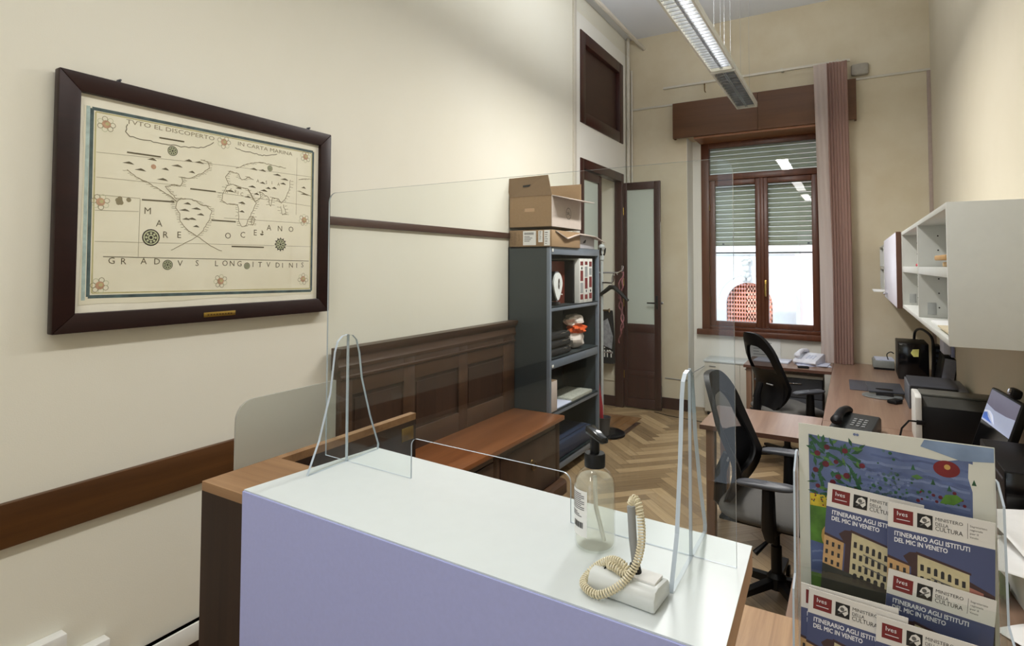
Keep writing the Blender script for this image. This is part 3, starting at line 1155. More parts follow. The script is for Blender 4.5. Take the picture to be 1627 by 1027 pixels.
LET = [[('M', 304, 450), ('A', 350, 404), ('R', 376, 360), ('E', 432, 362), ('O', 639, 368), ('C', 712, 375), ('E', 778, 388), ('A', 847, 415), ('N', 905, 414), ('O', 967, 414)],
       [('G', 183, 255), ('R', 225, 253), ('A', 296, 254), ('D', 344, 253), ('V', 437, 246), ('S', 510, 247), ('L', 594, 246), ('O', 628, 247), ('N', 662, 246), ('G', 698, 245), ('I', 774, 242), ('T', 804, 241), ('V', 848, 241), ('D', 896, 239), ('I', 932, 238), ('N', 971, 238), ('I', 1014, 237), ('S', 1044, 240)],
       [('A', 785, 628), ('S', 832, 627), ('I', 864, 629), ('A', 896, 626), ('A', 632, 563), ('F', 655, 569), ('R', 676, 566), ('I', 691, 562), ('C', 705, 558), ('A', 712, 517)]]
mb = MB()
sh = Sheet(mb, (XL + 0.031, Y0, Z0), (0, 0.001, 0), (0, 0, 0.001), (1, 0, 0), 0.0002)
edge = []
cor = [(86, 96), (1114, 94), (1114, 824), (84, 812)]
for (xa, ya), (xb, yb) in zip(cor, cor[1:] + cor[:1]):
    for i in range(14):
        t = i / 14
        edge.append((xa + (xb - xa) * t + random.uniform(-3, 3), ya + (yb - ya) * t + random.uniform(-3, 3)))
sh.poly(edge, 0, 0)
bd = [(112, 124), (1098, 109), (1098, 816), (109, 806)]
sh.line(bd + bd[:1], 12, 1, 1)
b2 = [(92, 124), (94, 806)]
sh.line([(97, 112), (97, 812)], 12, 8, 1)
b3 = [(124, 137), (1089, 121), (1089, 806), (121, 796)]
sh.line(b3 + b3[:1], 5, 2, 1)
for k_, pts in LINES.items():
    sh.line(pts, 3.0 if k_ in ('top', 'top2') else 2.6, 3 if k_ in ('top', 'top2') else 4, 2, 2.5)
    if k_ not in ('top', 'top2', 't1', 't2'):      # place names written along the coasts
        for (x0, y0), (x1, y1) in zip(pts, pts[1:]):
            for i in range(3):
                t = (i + 0.5) / 3
                a, b = x0 + (x1 - x0) * t, y0 + (y1 - y0) * t
                L = random.uniform(8, 20)
                sgn = 1 if (y1 - y0) > 0 else -1
                sh.line([(a + sgn * 3, b), (a + sgn * (3 + L), b + random.uniform(-3, 3))], 1.5, 4, 2, 1.2)
for pts in THIN:
    sh.line(pts, 1.3, 4, 2)
for pts in BARS:
    sh.line(pts, 6, 3, 2)
sh.line([(157, 269), (1081, 259)], 2.6, 3, 2)
for a, b, r in ROSES:
    big = r > 24
    sh.disc(a, b, r, 6 if r > 14 else 3, 2, 20)
    sh.ring(a, b, r * 0.72, r * 0.86, 7, 3, 20)
    for i in range(8):
        t = 2 * PI * i / 8
        sh.disc(a + r * 0.52 * math.cos(t), b + r * 0.52 * math.sin(t), r * 0.15, 7, 3, 6)
    sh.ring(a, b, r * 0.2, r * 0.34, 7, 3, 12)
    if b == 338:
        for i in range(12):
            t = 2 * PI * i / 12
            sh.poly([(a + r * math.cos(t - 0.15), b + r * math.sin(t - 0.15)), (a + r * 1.3 * math.cos(t), b + r * 1.3 * math.sin(t)), (a + r * math.cos(t + 0.15), b + r * math.sin(t + 0.15))], 6, 2)
for i, (a, b) in enumerate(FLOWERS):
    for j in range(7):
        t = 2 * PI * j / 7 + i
        sh.ring(a + 22 * math.cos(t), b + 20 * math.sin(t), 8, 10, 7 if j % 2 else 4, 2, 8)
    sh.disc(a, b, 15, 5, 3, 10)
    sh.disc(a + 3, b + 2, 7, 2, 4, 8)
for j in range(6):
    sh.disc(218 + random.uniform(-22, 22), 481 + random.uniform(-12, 12), 9, 4, 2, 8)
sh.disc(325, 625, 10, 5, 3, 8)
for a, b in HILLS:
    w = random.uniform(14, 24)
    sh.poly([(a - w, b), (a + w, b - 2), (a + w * 0.6, b + 4), (a + w * 0.1, b + 8), (a - w * 0.4, b + 4)], 3, 2)
for a, b, c in LET[0]:
    sh.text(a, b - 11, c - 13, 26, 3, 2)
for a, b, c in LET[1]:
    sh.text(a, b - 10, c - 12, 24, 3, 2)
for a, b, c in LET[2]:
    sh.text(a, b - 7, c - 8, 15, 4, 2)
sh.text('TVTO EL DISCOPERTO', 222, 775, 17, 4, 2, 350)
sh.text('IN CARTA MARINA', 680, 775, 17, 4, 2, 292)
sh.poly([(800, 384), (822, 384), (816, 377), (806, 377)], 3, 2)
sh.poly([(810, 384), (820, 390), (810, 402)], 4, 2)
mb.build('map_sheet', MAPM, fm, smooth=0, recalc=False)
mb = MB()
mb.box(XL + 0.038, XL + 0.040, Y0 + t_ - 0.005, Y1 - t_ + 0.005, Z0 + t_ - 0.005, Z1 - t_ + 0.005)
mb.build('glazing', clear('picture glass', (1, 1, 1, 1), 1.45), fm, smooth=0)
mb = MB()
mb.box(FX - 0.002, FX + 0.002, 1.415, 1.558, 1.474, 1.494, 0.001)
mb.mat(1)
for k in range(9):
    mb.box(FX + 0.002, FX + 0.0024, 1.43 + k * 0.013, 1.438 + k * 0.013, 1.481, 1.486)
mb.build('name_plate', [brass, aged_brass], fm)
for yy in (1.09, 1.97):
    mb = MB()
    mb.box(XL, XL + 0.012, yy - 0.006, yy + 0.006, Z1 - 0.03, Z1 + 0.018, 0.002)
    mb.tube([(XL, yy, Z1 + 0.016), (XL + 0.02, yy, Z1 + 0.016)], 0.004, 6)
    mb.build('hanger', dgrey, fm)

# ------------------------------------------------------------------ settle (panelled bench chest)
st = thing('settle', 'old wooden settle with panelled back and drawers against the wall', 'bench', (-2.1, 3.05, 0))
bx0, bx1 = XL + 0.026, XL + 0.075
mb = MB()
ya, yb = 2.145, 3.945
mb.box(bx0, bx1 - 0.02, ya, yb, 0.55, 1.14)
stiles = [(ya, 2.23), (2.64, 2.74), (3.20, 3.30), (3.78, yb)]
for a, b in stiles:
    mb.box(bx1 - 0.02, bx1, a, b, 0.55, 1.14, 0.002)
mb.prism([(bx1, 1.085), (bx1 + 0.010, 1.092), (bx1 + 0.012, 1.102), (bx1, 1.108)], 'y', ya, yb)
for z0, z1 in ((0.55, 0.69), (1.0, 1.14)):
    for a, b in ((2.23, 2.64), (2.74, 3.20), (3.30, 3.78)):
        mb.box(bx1 - 0.02, bx1, a, b, z0, z1, 0.002)
mb.build('back_frame', settle_wood, st)
for a, b in ((2.23, 2.64), (2.74, 3.20), (3.30, 3.78)):
    mb = MB()
    mb.box(bx1 - 0.022, bx1 - 0.012, a + 0.001, b - 0.001, 0.691, 0.999)
    mb.prism([(a + 0.025, 0.715), (b - 0.025, 0.715), (b - 0.025, 0.975), (a + 0.025, 0.975)], 'x', bx1 - 0.012, bx1 - 0.008)
    mb.build('back_panel', settle_dark, st)
mb = MB()
mb.prism([(bx0, 1.14), (bx1 + 0.004, 1.14), (bx1 + 0.008, 1.16), (bx1, 1.175), (bx1, 1.205), (bx1 + 0.018, 1.225), (bx1 + 0.026, 1.245), (bx1 + 0.026, 1.256), (bx0, 1.256)], 'y', ya - 0.02, yb + 0.01)
mb.build('cornice', settle_wood, st)
mb = MB()
mb.box(bx1 - 0.01, -1.875, ya, yb, 0.535, 0.568, 0.006)
mb.build('seat_top', seat_wood, st)
mb = MB()
mb.box(bx0, -1.93, ya + 0.02, yb - 0.02, 0.1, 0.534)
mb.box(-1.93, -1.91, ya + 0.02, ya + 0.09, 0.1, 0.534, 0.002)
mb.box(-1.93, -1.91, yb - 0.09, yb - 0.02, 0.1, 0.534, 0.002)
mb.box(-1.93, -1.91, 3.0, 3.08, 0.1, 0.534, 0.002)
mb.box(-1.93, -1.91, ya + 0.09, 3.0, 0.49, 0.534, 0.002)
mb.box(-1.93, -1.91, 3.08, yb - 0.09, 0.49, 0.534, 0.002)
mb.build('chest', settle_dark, st)
for a, b in ((ya + 0.093, 2.997), (3.083, yb - 0.093)):
    mb = MB()
    mb.box(-1.925, -1.905, a, b, 0.105, 0.487, 0.004)
    dr = mb.build('drawer', settle_dark, st)
    for yy in ((a + 0.22, b - 0.2) if a < 3 else ((a + b) / 2 + 0.02,)):
        mb = MB()
        mb.lathe([(0.022, 0), (0.018, 0.006), (0.006, 0.01), (0.006, 0.016)], (0, 0, 0), 14)
        mb.bm.transform(Matrix.Translation((-1.905, yy, 0.345)) @ Matrix.Rotation(PI / 2, 4, 'Y'))
        mb.tube([(-1.889, yy + 0.028 * math.sin(t), 0.325 - 0.028 * math.cos(t)) for t in [2 * PI * i / 16 for i in range(16)]], 0.0045, 6, True)
        mb.build('ring_pull', aged_brass, dr)
mb = MB()
mb.prism([(bx0, 0), (-1.86, 0), (-1.86, 0.075), (-1.875, 0.095), (-1.90, 0.1), (bx0, 0.1)], 'y', ya, yb)
mb.build('plinth', settle_wood, st)

# ------------------------------------------------------------------ steel shelving cabinet
cab = thing('steel_cabinet', 'open grey steel shelving cabinet between the settle and the door', 'cabinet', (-2.2, 4.465, 0))
cx0, cx1, cy0, cy1, cz = XL + 0.005, -2.01, 3.962, 4.968, 1.84
mb = MB()
mb.box(cx0, cx1 - 0.03, cy0, cy0 + 0.012, 0.02, cz)
mb.build('side_panel', steel, cab)
mb = MB()
mb.box(cx0, cx1 - 0.03, cy1 - 0.012, cy1, 0.02, cz)
mb.build('side_panel', steel, cab)
mb = MB()
mb.box(cx0, cx0 + 0.008, cy0, cy1, 0.02, cz)
mb.build('back_panel', steel, cab)
mb = MB()
mb.box(cx0, cx1 - 0.002, cy0, cy1, cz - 0.012, cz)
mb.mat(1).box(cx1 - 0.012, cx1, cy0 + 0.03, cy1 - 0.03, cz - 0.062, cz, 0.002)
mb.build('top_panel', [steel, steel_edge], cab)
for a, b in ((cy0, cy0 + 0.03), (cy1 - 0.03, cy1)):
    mb = MB()
    mb.box(cx1 - 0.03, cx1, a, b, 0, cz, 0.003)
    mb.build('front_post', steel_edge, cab)
for zz, lip in ((1.368, 0.035), (0.962, 0.075), (0.552, 0.035), (0.14, 0.06)):
    mb = MB()
    mb.box(cx0 + 0.008, cx1 - 0.003, cy0 + 0.013, cy1 - 0.013, zz - 0.008, zz)
    mb.mat(1).box(cx1 - 0.014, cx1 - 0.003, cy0 + 0.03, cy1 - 0.03, zz - lip, zz, 0.002)
    mb.build('shelf', [steel, steel_edge], cab)
mb = MB()
mb.box(cx1, cx1 + 0.004, 3.995, 4.02, 1.80, 1.825, 0.002)
mb.build('label_sticker', white_pl, cab)
mb = MB()
mb.box(cx1 - 0.003, cx1 + 0.001, 4.0, 4.03, 0.9, 0.92, 0.001)
mb.build('label_sticker', white_pl, cab)

# on the first shelf
S1 = 1.3685
grp = 'white and red ring binders in the steel cabinet'
for k, (y, lb) in enumerate(((4.548, 'white and red ring binder next to the reddish box file'), (4.644, 'middle one of the three white and red ring binders'), (4.74, 'white and red ring binder against the far cabinet side'))):
    bd_ = thing('ring_binder', lb, 'binder', (-2.17, y + 0.046, S1), 0, grp)
    mb = MB()
    mb.box(-2.33, -2.022, y, y + 0.092, S1, S1 + 0.385, 0.003)
    mb.build('cover', white_pl, bd_)
    blocks = ([(0.03, 0.075, 0), (0.085, 0.175, 1), (0.19, 0.28, 0), (0.325, 0.36, 0)], [(0.03, 0.07, 0), (0.085, 0.11, 2), (0.12, 0.215, 0), (0.225, 0.315, 1), (0.33, 0.36, 0)], [(0.03, 0.08, 0), (0.13, 0.225, 0), (0.24, 0.30, 1), (0.315, 0.36, 0)])[k]
    for z0, z1, mi in blocks:
        mb = MB()
        mb.box(-2.0225, -2.0205, y + 0.018, y + 0.074, S1 + z0, S1 + z1)
        mb.build('spine_label', (red_ink, grey_pl, paper)[mi], bd_, smooth=0)
    mb = MB()
    mb.lathe([(0.012, 0), (0.012, 0.003)], (0, 0, 0), 12)
    mb.bm.transform(Matrix.Translation((-2.0225, y + 0.046, S1 + (0.30, 0.10, 0.10)[k])) @ Matrix.Rotation(PI / 2, 4, 'Y'))
    mb.build('finger_hole', black, bd_)
bf = thing('box_file', 'reddish brown box file standing behind the white iron', 'box file', (-2.2, 4.3, S1))
mb = MB()
mb.box(-2.34, -2.14, 4.245, 4.50, S1, S1 + 0.36, 0.004)
mb.build('body', plain('red brown board', rgb(112, 48, 34), 0.6, var=0.15), bf)
mb = MB()
mb.box(-2.34, -2.06, 4.505, 4.53, S1, S1 + 0.37, 0.003)
mb.build('end_board', black, bf)
mb = MB()
mb.box(-2.35, -2.15, 4.0, 4.235, S1, S1 + 0.31, 0.004)
single('dark_folder', mb, plain('maroon board', rgb(52, 26, 24), 0.6), 'dark maroon folder at the back of the top cabinet compartment', 'folder')
ir = thing('steam_iron', 'white and black steam iron standing upright on the top cabinet shelf', 'iron', (-2.09, 4.19, S1))
mb = MB()


def ironp(t):
    # soleplate outline, tip at the foot, in (y, z)
    a = 2 * PI * t
    w = 0.062 * (1 - 0.35 * (math.sin(a) < 0) * -math.sin(a))
    zc = 0.135
    zz = zc + 0.115 * math.sin(a)
    ww = 0.066 * math.cos(a) * (0.42 + 0.58 * min(1, (zz + 0.0) / 0.16))
    return (4.19 + ww * 1.25, S1 + 0.022 + zz * 0.98)


outl = [ironp(i / 28) for i in range(28)]
mb.prism(outl, 'x', -2.062, -2.05)
mb.build('sole_plate', plain('iron white', rgb(226, 230, 226), 0.25), ir)
mb = MB()
mb.prism([(4.19 + (y - 4.19) * 1.14, S1 + 0.135 + (z - S1 - 0.135) * 1.08) for y, z in outl], 'x', -2.13, -2.062)
mb.build('body', black_gloss, ir)
mb = MB()
mb.grid(lambda u, v: (-2.048 - 0.001 * v, 4.202 + 0.017 * math.cos(2 * PI * u) * (0.3 + 0.7 * v) , S1 + 0.175 + 0.045 * math.sin(2 * PI * u) * (0.3 + 0.7 * v)), 16, 2, True)
mb.build('handle_recess', plain('iron dark', rgb(64, 50, 44), 0.4), ir)
mb = MB()
mb.tube([(-2.10, 4.262, S1 + 0.20), (-2.07, 4.275, S1 + 0.14), (-2.07, 4.25, S1 + 0.09), (-2.06, 4.285, S1 + 0.085)], 0.006, 6)
mb.build('cord', white_pl, ir)
mb = MB()
mb.box(-2.13, -2.05, 4.15, 4.23, S1, S1 + 0.03, 0.004)
mb.build('heel', black, ir)
# on the second shelf
S2 = 0.9625
for k in range(3):
    z0 = S2 + k * 0.062
    tb = thing('folded_bag', ('lowest', 'middle', 'uppermost')[k] + ' folded black fabric bag in the pile on the second cabinet shelf', 'bag', (-2.15, 4.25, z0), 0, 'folded black bags')
    mb = MB()
    mb.box(-2.33, -2.045 - 0.008 * k, 4.02 + 0.01 * k, 4.44 + 0.012 * k, z0 + 0.001, z0 + 0.058, 0.024, 3)
    mb.build('fold', black_fab, tb)
    mb = MB()
    mb.grid(lambda u, v: (-2.042 - 0.008 * k - 0.02 * (1 - v), 4.26 + 0.17 * u, z0 + 0.030 + 0.012 * u + 0.02 * v + 0.004 * math.sin(9 * u)), 8, 3)
    mb.build('white_lining', paper, tb, recalc=False)
pb = thing('plastic_bag', 'crumpled white and orange plastic bag beside the folded black bags', 'bag', (-2.1, 4.62, S2))


def crumple(c, r, seed, am=0.25):
    rnd = random.Random(seed)
    ph = [(rnd.uniform(2, 5), rnd.uniform(0, 6), rnd.uniform(2, 5), rnd.uniform(0, 6)) for _ in range(4)]

    def f(u, v):
        th, pv = 2 * PI * u, PI * v
        d = 1 + am * sum(math.sin(a * th + b) * math.sin(c_ * pv + d_) for a, b, c_, d_ in [(round(p[0]), p[1], p[2], p[3]) for p in ph]) / 2
        return (c[0] + r[0] * d * math.cos(th) * math.sin(pv), c[1] + r[1] * d * math.sin(th) * math.sin(pv), c[2] - r[2] * math.cos(pv) * (0.9 + 0.1 * d))
    return f


mb = MB()
mb.grid(crumple((-2.12, 4.66, S2 + 0.085), (0.075, 0.11, 0.08), 3), 22, 12, True)
mb.build('lower_bag', plain('bag white', rgb(226, 216, 206), 0.5), pb, smooth=25)
mb = MB()
mb.grid(crumple((-2.11, 4.68, S2 + 0.17), (0.07, 0.13, 0.045), 5, 0.35), 24, 10, True)
mb.build('orange_fold', orange, pb, smooth=25)
mb = MB()
mb.grid(crumple((-2.13, 4.67, S2 + 0.245), (0.07, 0.14, 0.055), 8, 0.4), 24, 10, True)
mb.build('upper_bag', plain('bag white', rgb(226, 216, 206), 0.5), pb, smooth=25)
# on the third shelf
S3 = 0.5525
bx = thing('cardboard_box', 'narrow upright cardboard box on the third cabinet shelf', 'box', (-2.09, 4.09, S3))
mb = MB()
mb.box(-2.30, -2.02, 3.998, 4.11, S3, S3 + 0.235, 0.002)
mb.build('carton', card_pale, bx)
mb = MB()
mb.box(-2.298, -2.022, 4.0, 4.108, S3 + 0.235, S3 + 0.238)
mb.build('lid', card_in, bx)
for k, (y0, y1, x0, x1, z0, z1, mt, lb) in enumerate(((4.13, 4.42, -2.27, -2.03, 0, 0.012, paper_blue, 'pale blue brochure lying on the third cabinet shelf'), (4.40, 4.84, -2.28, -2.03, 0, 0.03, plain('newsprint', rgb(176, 178, 166), 0.8, var=0.2, scale=80), 'folded newspapers lying on the third cabinet shelf'))):
    mb = MB()
    mb.box(x0, x1, y0, y1, S3 + z0, S3 + z1, 0.004)
    single('printed_paper', mb, mt, lb, 'papers')
mb = MB()
mb.box(-2.33, -2.03, 4.12, 4.85, 0.1405, 0.27, 0.02)
mb.box(-2.30, -2.06, 4.2, 4.8, 0.27, 0.285, 0.006)
single('storage_case', mb, plain('navy plastic', rgb(44, 56, 80), 0.5), 'dark blue storage case on the bottom cabinet shelf', 'case')

# ------------------------------------------------------------------ cartons on top of the cabinet
fl = thing('flat_carton', 'flat brown carton with white shipping labels on top of the steel cabinet', 'box', (-2.19, 4.25, cz))
mb = MB()
mb.box(-2.378, -1.995, 3.965, 4.50, cz + 0.001, cz + 0.132, 0.002)
mb.build('carton', [card], fl)
mb = MB()
for x0, x1, z0, z1, mt_ in ((-2.25, -2.135, 0.012, 0.125, 0), (-2.112, -2.075, 0.035, 0.125, 0), (-2.062, -2.012, 0.008, 0.128, 0)):
    lab = MB()
    lab.box(x0, x1, 3.962, 3.9655, cz + z0, cz + z1)
    s_ = Sheet(lab, (x0, 3.9618, cz + z0), (1, 0, 0), (0, 0, 1), (0, -1, 0))
    w, h_ = x1 - x0, z1 - z0
    if w > 0.08:
        for i in range(20):
            s_.rect(0.012 + i * 0.0043, 0.012 + i * 0.0043 + 0.0022, h_ - 0.03, h_ - 0.012, 1)
        for i in range(4):
            s_.rect(0.012, 0.06 + 0.012 * (i % 3), 0.03 + i * 0.012, 0.035 + i * 0.012, 2)
    else:
        for i in range(6):
            s_.rect(0.008, w * (0.5 + 0.08 * (i % 3)), 0.015 + i * h_ * 0.14, 0.02 + i * h_ * 0.14, 1 if i % 2 else 2)
    lab.build('shipping_label', [paper, ink, grey_ink], fl, recalc=False, smooth=0)
mb.bm.free()
mb = MB()
s_ = Sheet(mb, (-2.372, 3.9646, cz + 0.01), (1, 0, 0), (0, 0, 1), (0, -1, 0))
for i in range(9):
    s_.rect(0.035, 0.06, 0.005 + i * 0.012, 0.010 + i * 0.012, 0)
    if 2 < i < 8:
        s_.rect(0.08, 0.09, 0.005 + i * 0.011, 0.010 + i * 0.011, 0)
for i in range(4):
    s_.ring(0.017, 0.02 + i * 0.025, 0.006, 0.008, 0, 1, 10)
mb.build('printed_marks', [card_in], fl, recalc=False, smooth=0)
wb = thing('white_carton', 'pale grey carton with a torn brown flap beside the flat brown carton', 'box', (-2.1, 4.66, cz))
mb = MB()
mb.box(-2.34, -2.015, 4.51, 4.86, cz + 0.001, cz + 0.11, 0.002)
mb.build('carton', plain('grey carton', rgb(188, 186, 192), 0.6, var=0.03), wb)
mb = MB()
mb.prism([(4.60, cz + 0.045), (4.655, cz + 0.05), (4.675, cz + 0.075), (4.66, cz + 0.08), (4.62, cz + 0.062)], 'x', -2.0155, -2.0145)
mb.build('printed_mark', ink, wb, smooth=0)
mb = MB()
mb.face([(-1.985, 4.02, cz + 0.128), (-1.965, 4.20, cz + 0.07), (-1.96, 4.42, cz + 0.115), (-2.1, 4.66, cz + 0.145), (-2.2, 4.4, cz + 0.150)])
mb.face([(-1.96, 4.42, cz + 0.115), (-1.95, 4.75, cz + 0.11), (-1.955, 4.98, cz + 0.065), (-2.02, 4.96, cz + 0.1), (-2.1, 4.66, cz + 0.145)])
o = mb.build('torn_flap', card_pale, wb, recalc=False, smooth=0)
sm = o.modifiers.new('thickness', 'SOLIDIFY')
sm.thickness = 0.006
ob_ = thing('open_carton', 'large brown carton with open flaps and hand holes, topmost on the steel cabinet', 'box', (-2.19, 4.25, cz + 0.135))
bz0, bz1, bxa, bxb, bya, byb = cz + 0.152, cz + 0.40, -2.378, -1.995, 3.968, 4.52
th = 0.006
mb = MB()
mb.box(bxa, bxb, bya, byb, bz0, bz0 + th)
mb.box(bxa, bxa + th, bya, byb, bz0, bz1)
mb.box(bxa + th, bxb - th, byb - th, byb, bz0, bz1)
hx, hz = -2.195, bz0 + 0.14
mb.box(bxa + th, hx - 0.045, bya, bya + th, bz0, bz1)
mb.box(hx + 0.045, bxb - th, bya, bya + th, bz0, bz1)
mb.box(hx - 0.045, hx + 0.045, bya, bya + th, bz0, hz - 0.014)
mb.box(hx - 0.045, hx + 0.045, bya, bya + th, hz + 0.014, bz1)
mb.build('carton', card, ob_)
mb = MB()
mb.box(bxb - th, bxb, bya, byb, bz0, bz1)
mb.build('printed_side', card_pale, ob_)
mb = MB()
s_ = Sheet(mb, (bxb + 0.0005, bya + 0.30, bz0 + 0.125), (0, 1, 0), (0, 0, 1), (1, 0, 0))
s_.ring(0, 0, 0.044, 0.048, 0, 1, 28)
polys, w_ = text_polys('DELL')
s_.text('D', -0.036, -0.012, 0.026, 0, 1, 0.018)
for i in range(3):
    s_.line([(-0.012, -0.002 + (i - 1) * 0.008), (0.006, 0.010 + (i - 1) * 0.008)], 0.003, 0)
s_.line([(-0.012, -0.010), (-0.012, 0.006)], 0.003, 0)
s_.text('L', 0.008, -0.012, 0.026, 0, 1, 0.012)
s_.text('L', 0.022, -0.012, 0.026, 0, 1, 0.012)
mb.build('logo', [ink], ob_, recalc=False, smooth=0)


def flap(name, pts, mt, parent, thick=0.006):
    mb = MB()
    mb.face(pts)
    o = mb.build(name, mt, parent, recalc=False, smooth=0)
    s = o.modifiers.new('thickness', 'SOLIDIFY')
    s.thickness = thick
    s.offset = 0
    return o


flap('front_flap', [(bxa, bya, bz1), (bxb, bya, bz1), (-2.045, bya + 0.03, bz1 + 0.165), (-2.415, bya + 0.01, bz1 + 0.155)], card_in, ob_)
flap('hand_slot', [(-2.26, bya + 0.008, bz1 + 0.078), (-2.20, bya + 0.008, bz1 + 0.08), (-2.19, bya + 0.009, bz1 + 0.096), (-2.26, bya + 0.009, bz1 + 0.092)], ink, ob_, 0.003)
flap('wall_flap', [(bxa, bya + 0.01, bz1), (bxa, byb, bz1), (bxa - 0.004, byb - 0.02, bz1 + 0.14), (bxa - 0.006, bya + 0.03, bz1 + 0.14)], white_pl, ob_)
flap('rear_flap', [(bxa, byb, bz1), (bxb, byb, bz1), (bxb - 0.0, byb + 0.0, bz1 + 0.15), (bxa, byb + 0.02, bz1 + 0.155)], card, ob_)
flap('side_flap', [(bxb, bya, bz1), (bxb, byb, bz1), (bxb + 0.13, byb - 0.02, bz1 - 0.02), (bxb + 0.125, bya + 0.05, bz1 - 0.03)], card_pale, ob_)

# ------------------------------------------------------------------ coat stand behind the cabinet
cs = thing('coat_stand', 'tall coat stand with hooks and an umbrella cup beside the steel cabinet', 'coat stand', (-2.15, 5.48, 0))
mb = MB()
mb.lathe([(0.19, 0), (0.19, 0.018), (0.17, 0.03), (0.05, 0.04), (0.03, 0.06)], (-2.15, 5.48, 0.001), 32)
mb.build('base', black, cs)
mb = MB()
mb.lathe([(0.014, 0.04), (0.014, 1.74), (0.022, 1.75), (0.022, 1.79), (0.012, 1.80), (0.012, 1.84), (0.03, 1.86), (0.034, 1.885), (0.02, 1.905), (0.004, 1.91)], (-2.19, 5.48, 0), 14)
mb.build('pole', [plain('pole enamel', rgb(190, 196, 196), 0.3)], cs)
for a, z in ((0.25, 1.62), (-0.6, 1.52), (2.2, 1.62), (1.3, 1.80), (-1.4, 1.80)):
    L = 0.20 if z < 1.7 else 0.05
    dx, dy = math.cos(a), math.sin(a)
    mb = MB()
    p = [(-2.19, 5.48, z), (-2.19 + dx * L * 0.8, 5.48 + dy * L * 0.8, z), (-2.19 + dx * L, 5.48 + dy * L, z + 0.02), (-2.19 + dx * L * 1.05, 5.48 + dy * L * 1.05, z + 0.07)]
    mb.tube(p, [0.008, 0.008, 0.008, 0.012], 8)
    mb.build('hook', chrome if z < 1.7 else black, cs)
for z, dx in ((1.24, 0.06), (0.82, 0.09)):
    mb = MB()
    mb.tube([(-2.19, 5.48, z), (-2.19 + dx, 5.48, z), (-2.19 + dx + 0.02, 5.48, z)], [0.007, 0.008, 0.022 if z > 1 else 0.012], 10)
    mb.build('peg', aged_brass if z > 1 else chrome, cs)
mb = MB()
mb.lathe([(0.055, 0.03), (0.07, 0.20), (0.074, 0.205), (0.068, 0.205), (0.053, 0.04)], (-2.13, 5.36, 0), 20, cap=False)
mb.lathe([(0.0, 0.035), (0.055, 0.035)], (-2.13, 5.36, 0), 20, cap=False)
mb.build('umbrella_cup', dgrey, cs)
um = thing('umbrella', 'furled red umbrella standing in the coat stand cup', 'umbrella', (-2.14, 5.36, 0.05))
mb = MB()
mb.tube([(-2.135, 5.36, 0.05), (-2.16, 5.35, 0.30), (-2.20, 5.34, 0.55), (-2.22, 5.335, 0.72)], [0.012, 0.028, 0.034, 0.014], 10)
mb.build('canopy', red, um)
mb = MB()
mb.tube([(-2.22, 5.335, 0.71), (-2.232, 5.33, 0.80)], 0.011, 8)
mb.build('handle', black, um)
hg = thing('coat_hanger', 'black wooden coat hanger hanging from the coat stand', 'hanger', (-2.06, 5.46, 1.37))
mb = MB()
mb.tube([(-2.235, 5.46, 1.375), (-2.15, 5.455, 1.43), (-2.09, 5.45, 1.475), (-2.05, 5.45, 1.475), (-1.98, 5.445, 1.42), (-1.90, 5.44, 1.345)], [0.014, 0.02, 0.024, 0.024, 0.02, 0.014], 8)
mb.build('shoulder_bar', black, hg)
mb = MB()
mb.tube([(-2.07, 5.45, 1.49), (-2.07, 5.45, 1.57), (-2.06, 5.46, 1.61), (-2.035, 5.47, 1.625), (-2.02, 5.47, 1.60)], 0.004, 6)
mb.build('hook', chrome, hg)
mb = MB()
for k in range(2):
    pts = []
    for i in range(40):
        t = i / 39
        pts.append((-2.005 + 0.022 * math.sin(9 * t + k * 2) + 0.01 * math.sin(31 * t), 5.53 + 0.02 * math.cos(11 * t + k), 1.63 - (0.62 + 0.1 * k) * t))
    mb.tube(pts, 0.007 if k == 0 else 0.006, 6)
single('ribbon_cord', mb, plain('red white ribbon', rgb(126, 74, 78), 0.7, var=0.5, scale=40), 'curly dark red and white ribbon hanging from the coat stand hook', 'ribbon')
# bag with white lettering in the doorway
bg = thing('tote_bag', 'black bag with white lettering standing on the ledge in the doorway', 'bag', (-2.6, 6.54, 0.521))
mb = MB()
mb.grid(lambda u, v: (-2.655 + 0.20 * math.copysign(abs(math.cos(2 * PI * u)) ** 0.5, math.cos(2 * PI * u)) * (1 - 0.12 * v * v), 6.545 + 0.055 * math.copysign(abs(math.sin(2 * PI * u)) ** 0.6, math.sin(2 * PI * u)) * (1 - 0.6 * v), 0.522 + 0.6 * v + 0.03 * v * math.sin(2 * PI * u + 1)), 32, 8, True)
mb.build('sack', black_fab, bg)
mb = MB()
s_ = Sheet(mb, (-2.66, 6.487, 0.60), (1, 0, 0), (0, 0.0, 1), (0, -1, 0))
s_.text('pin', 0.0, 0.0, 0.135, 0, 1, 0.19)
mb.build('lettering', [white_pl], bg, recalc=False, smooth=0)
mb = MB()
mb.prism([(-2.58, 0.74), (-2.47, 0.70), (-2.455, 0.85), (-2.52, 1.06), (-2.62, 1.0)], 'y', 6.485, 6.489)
mb.build('pale_print', plain('pale print', rgb(150, 152, 158), 0.7, var=0.3, scale=20), bg)

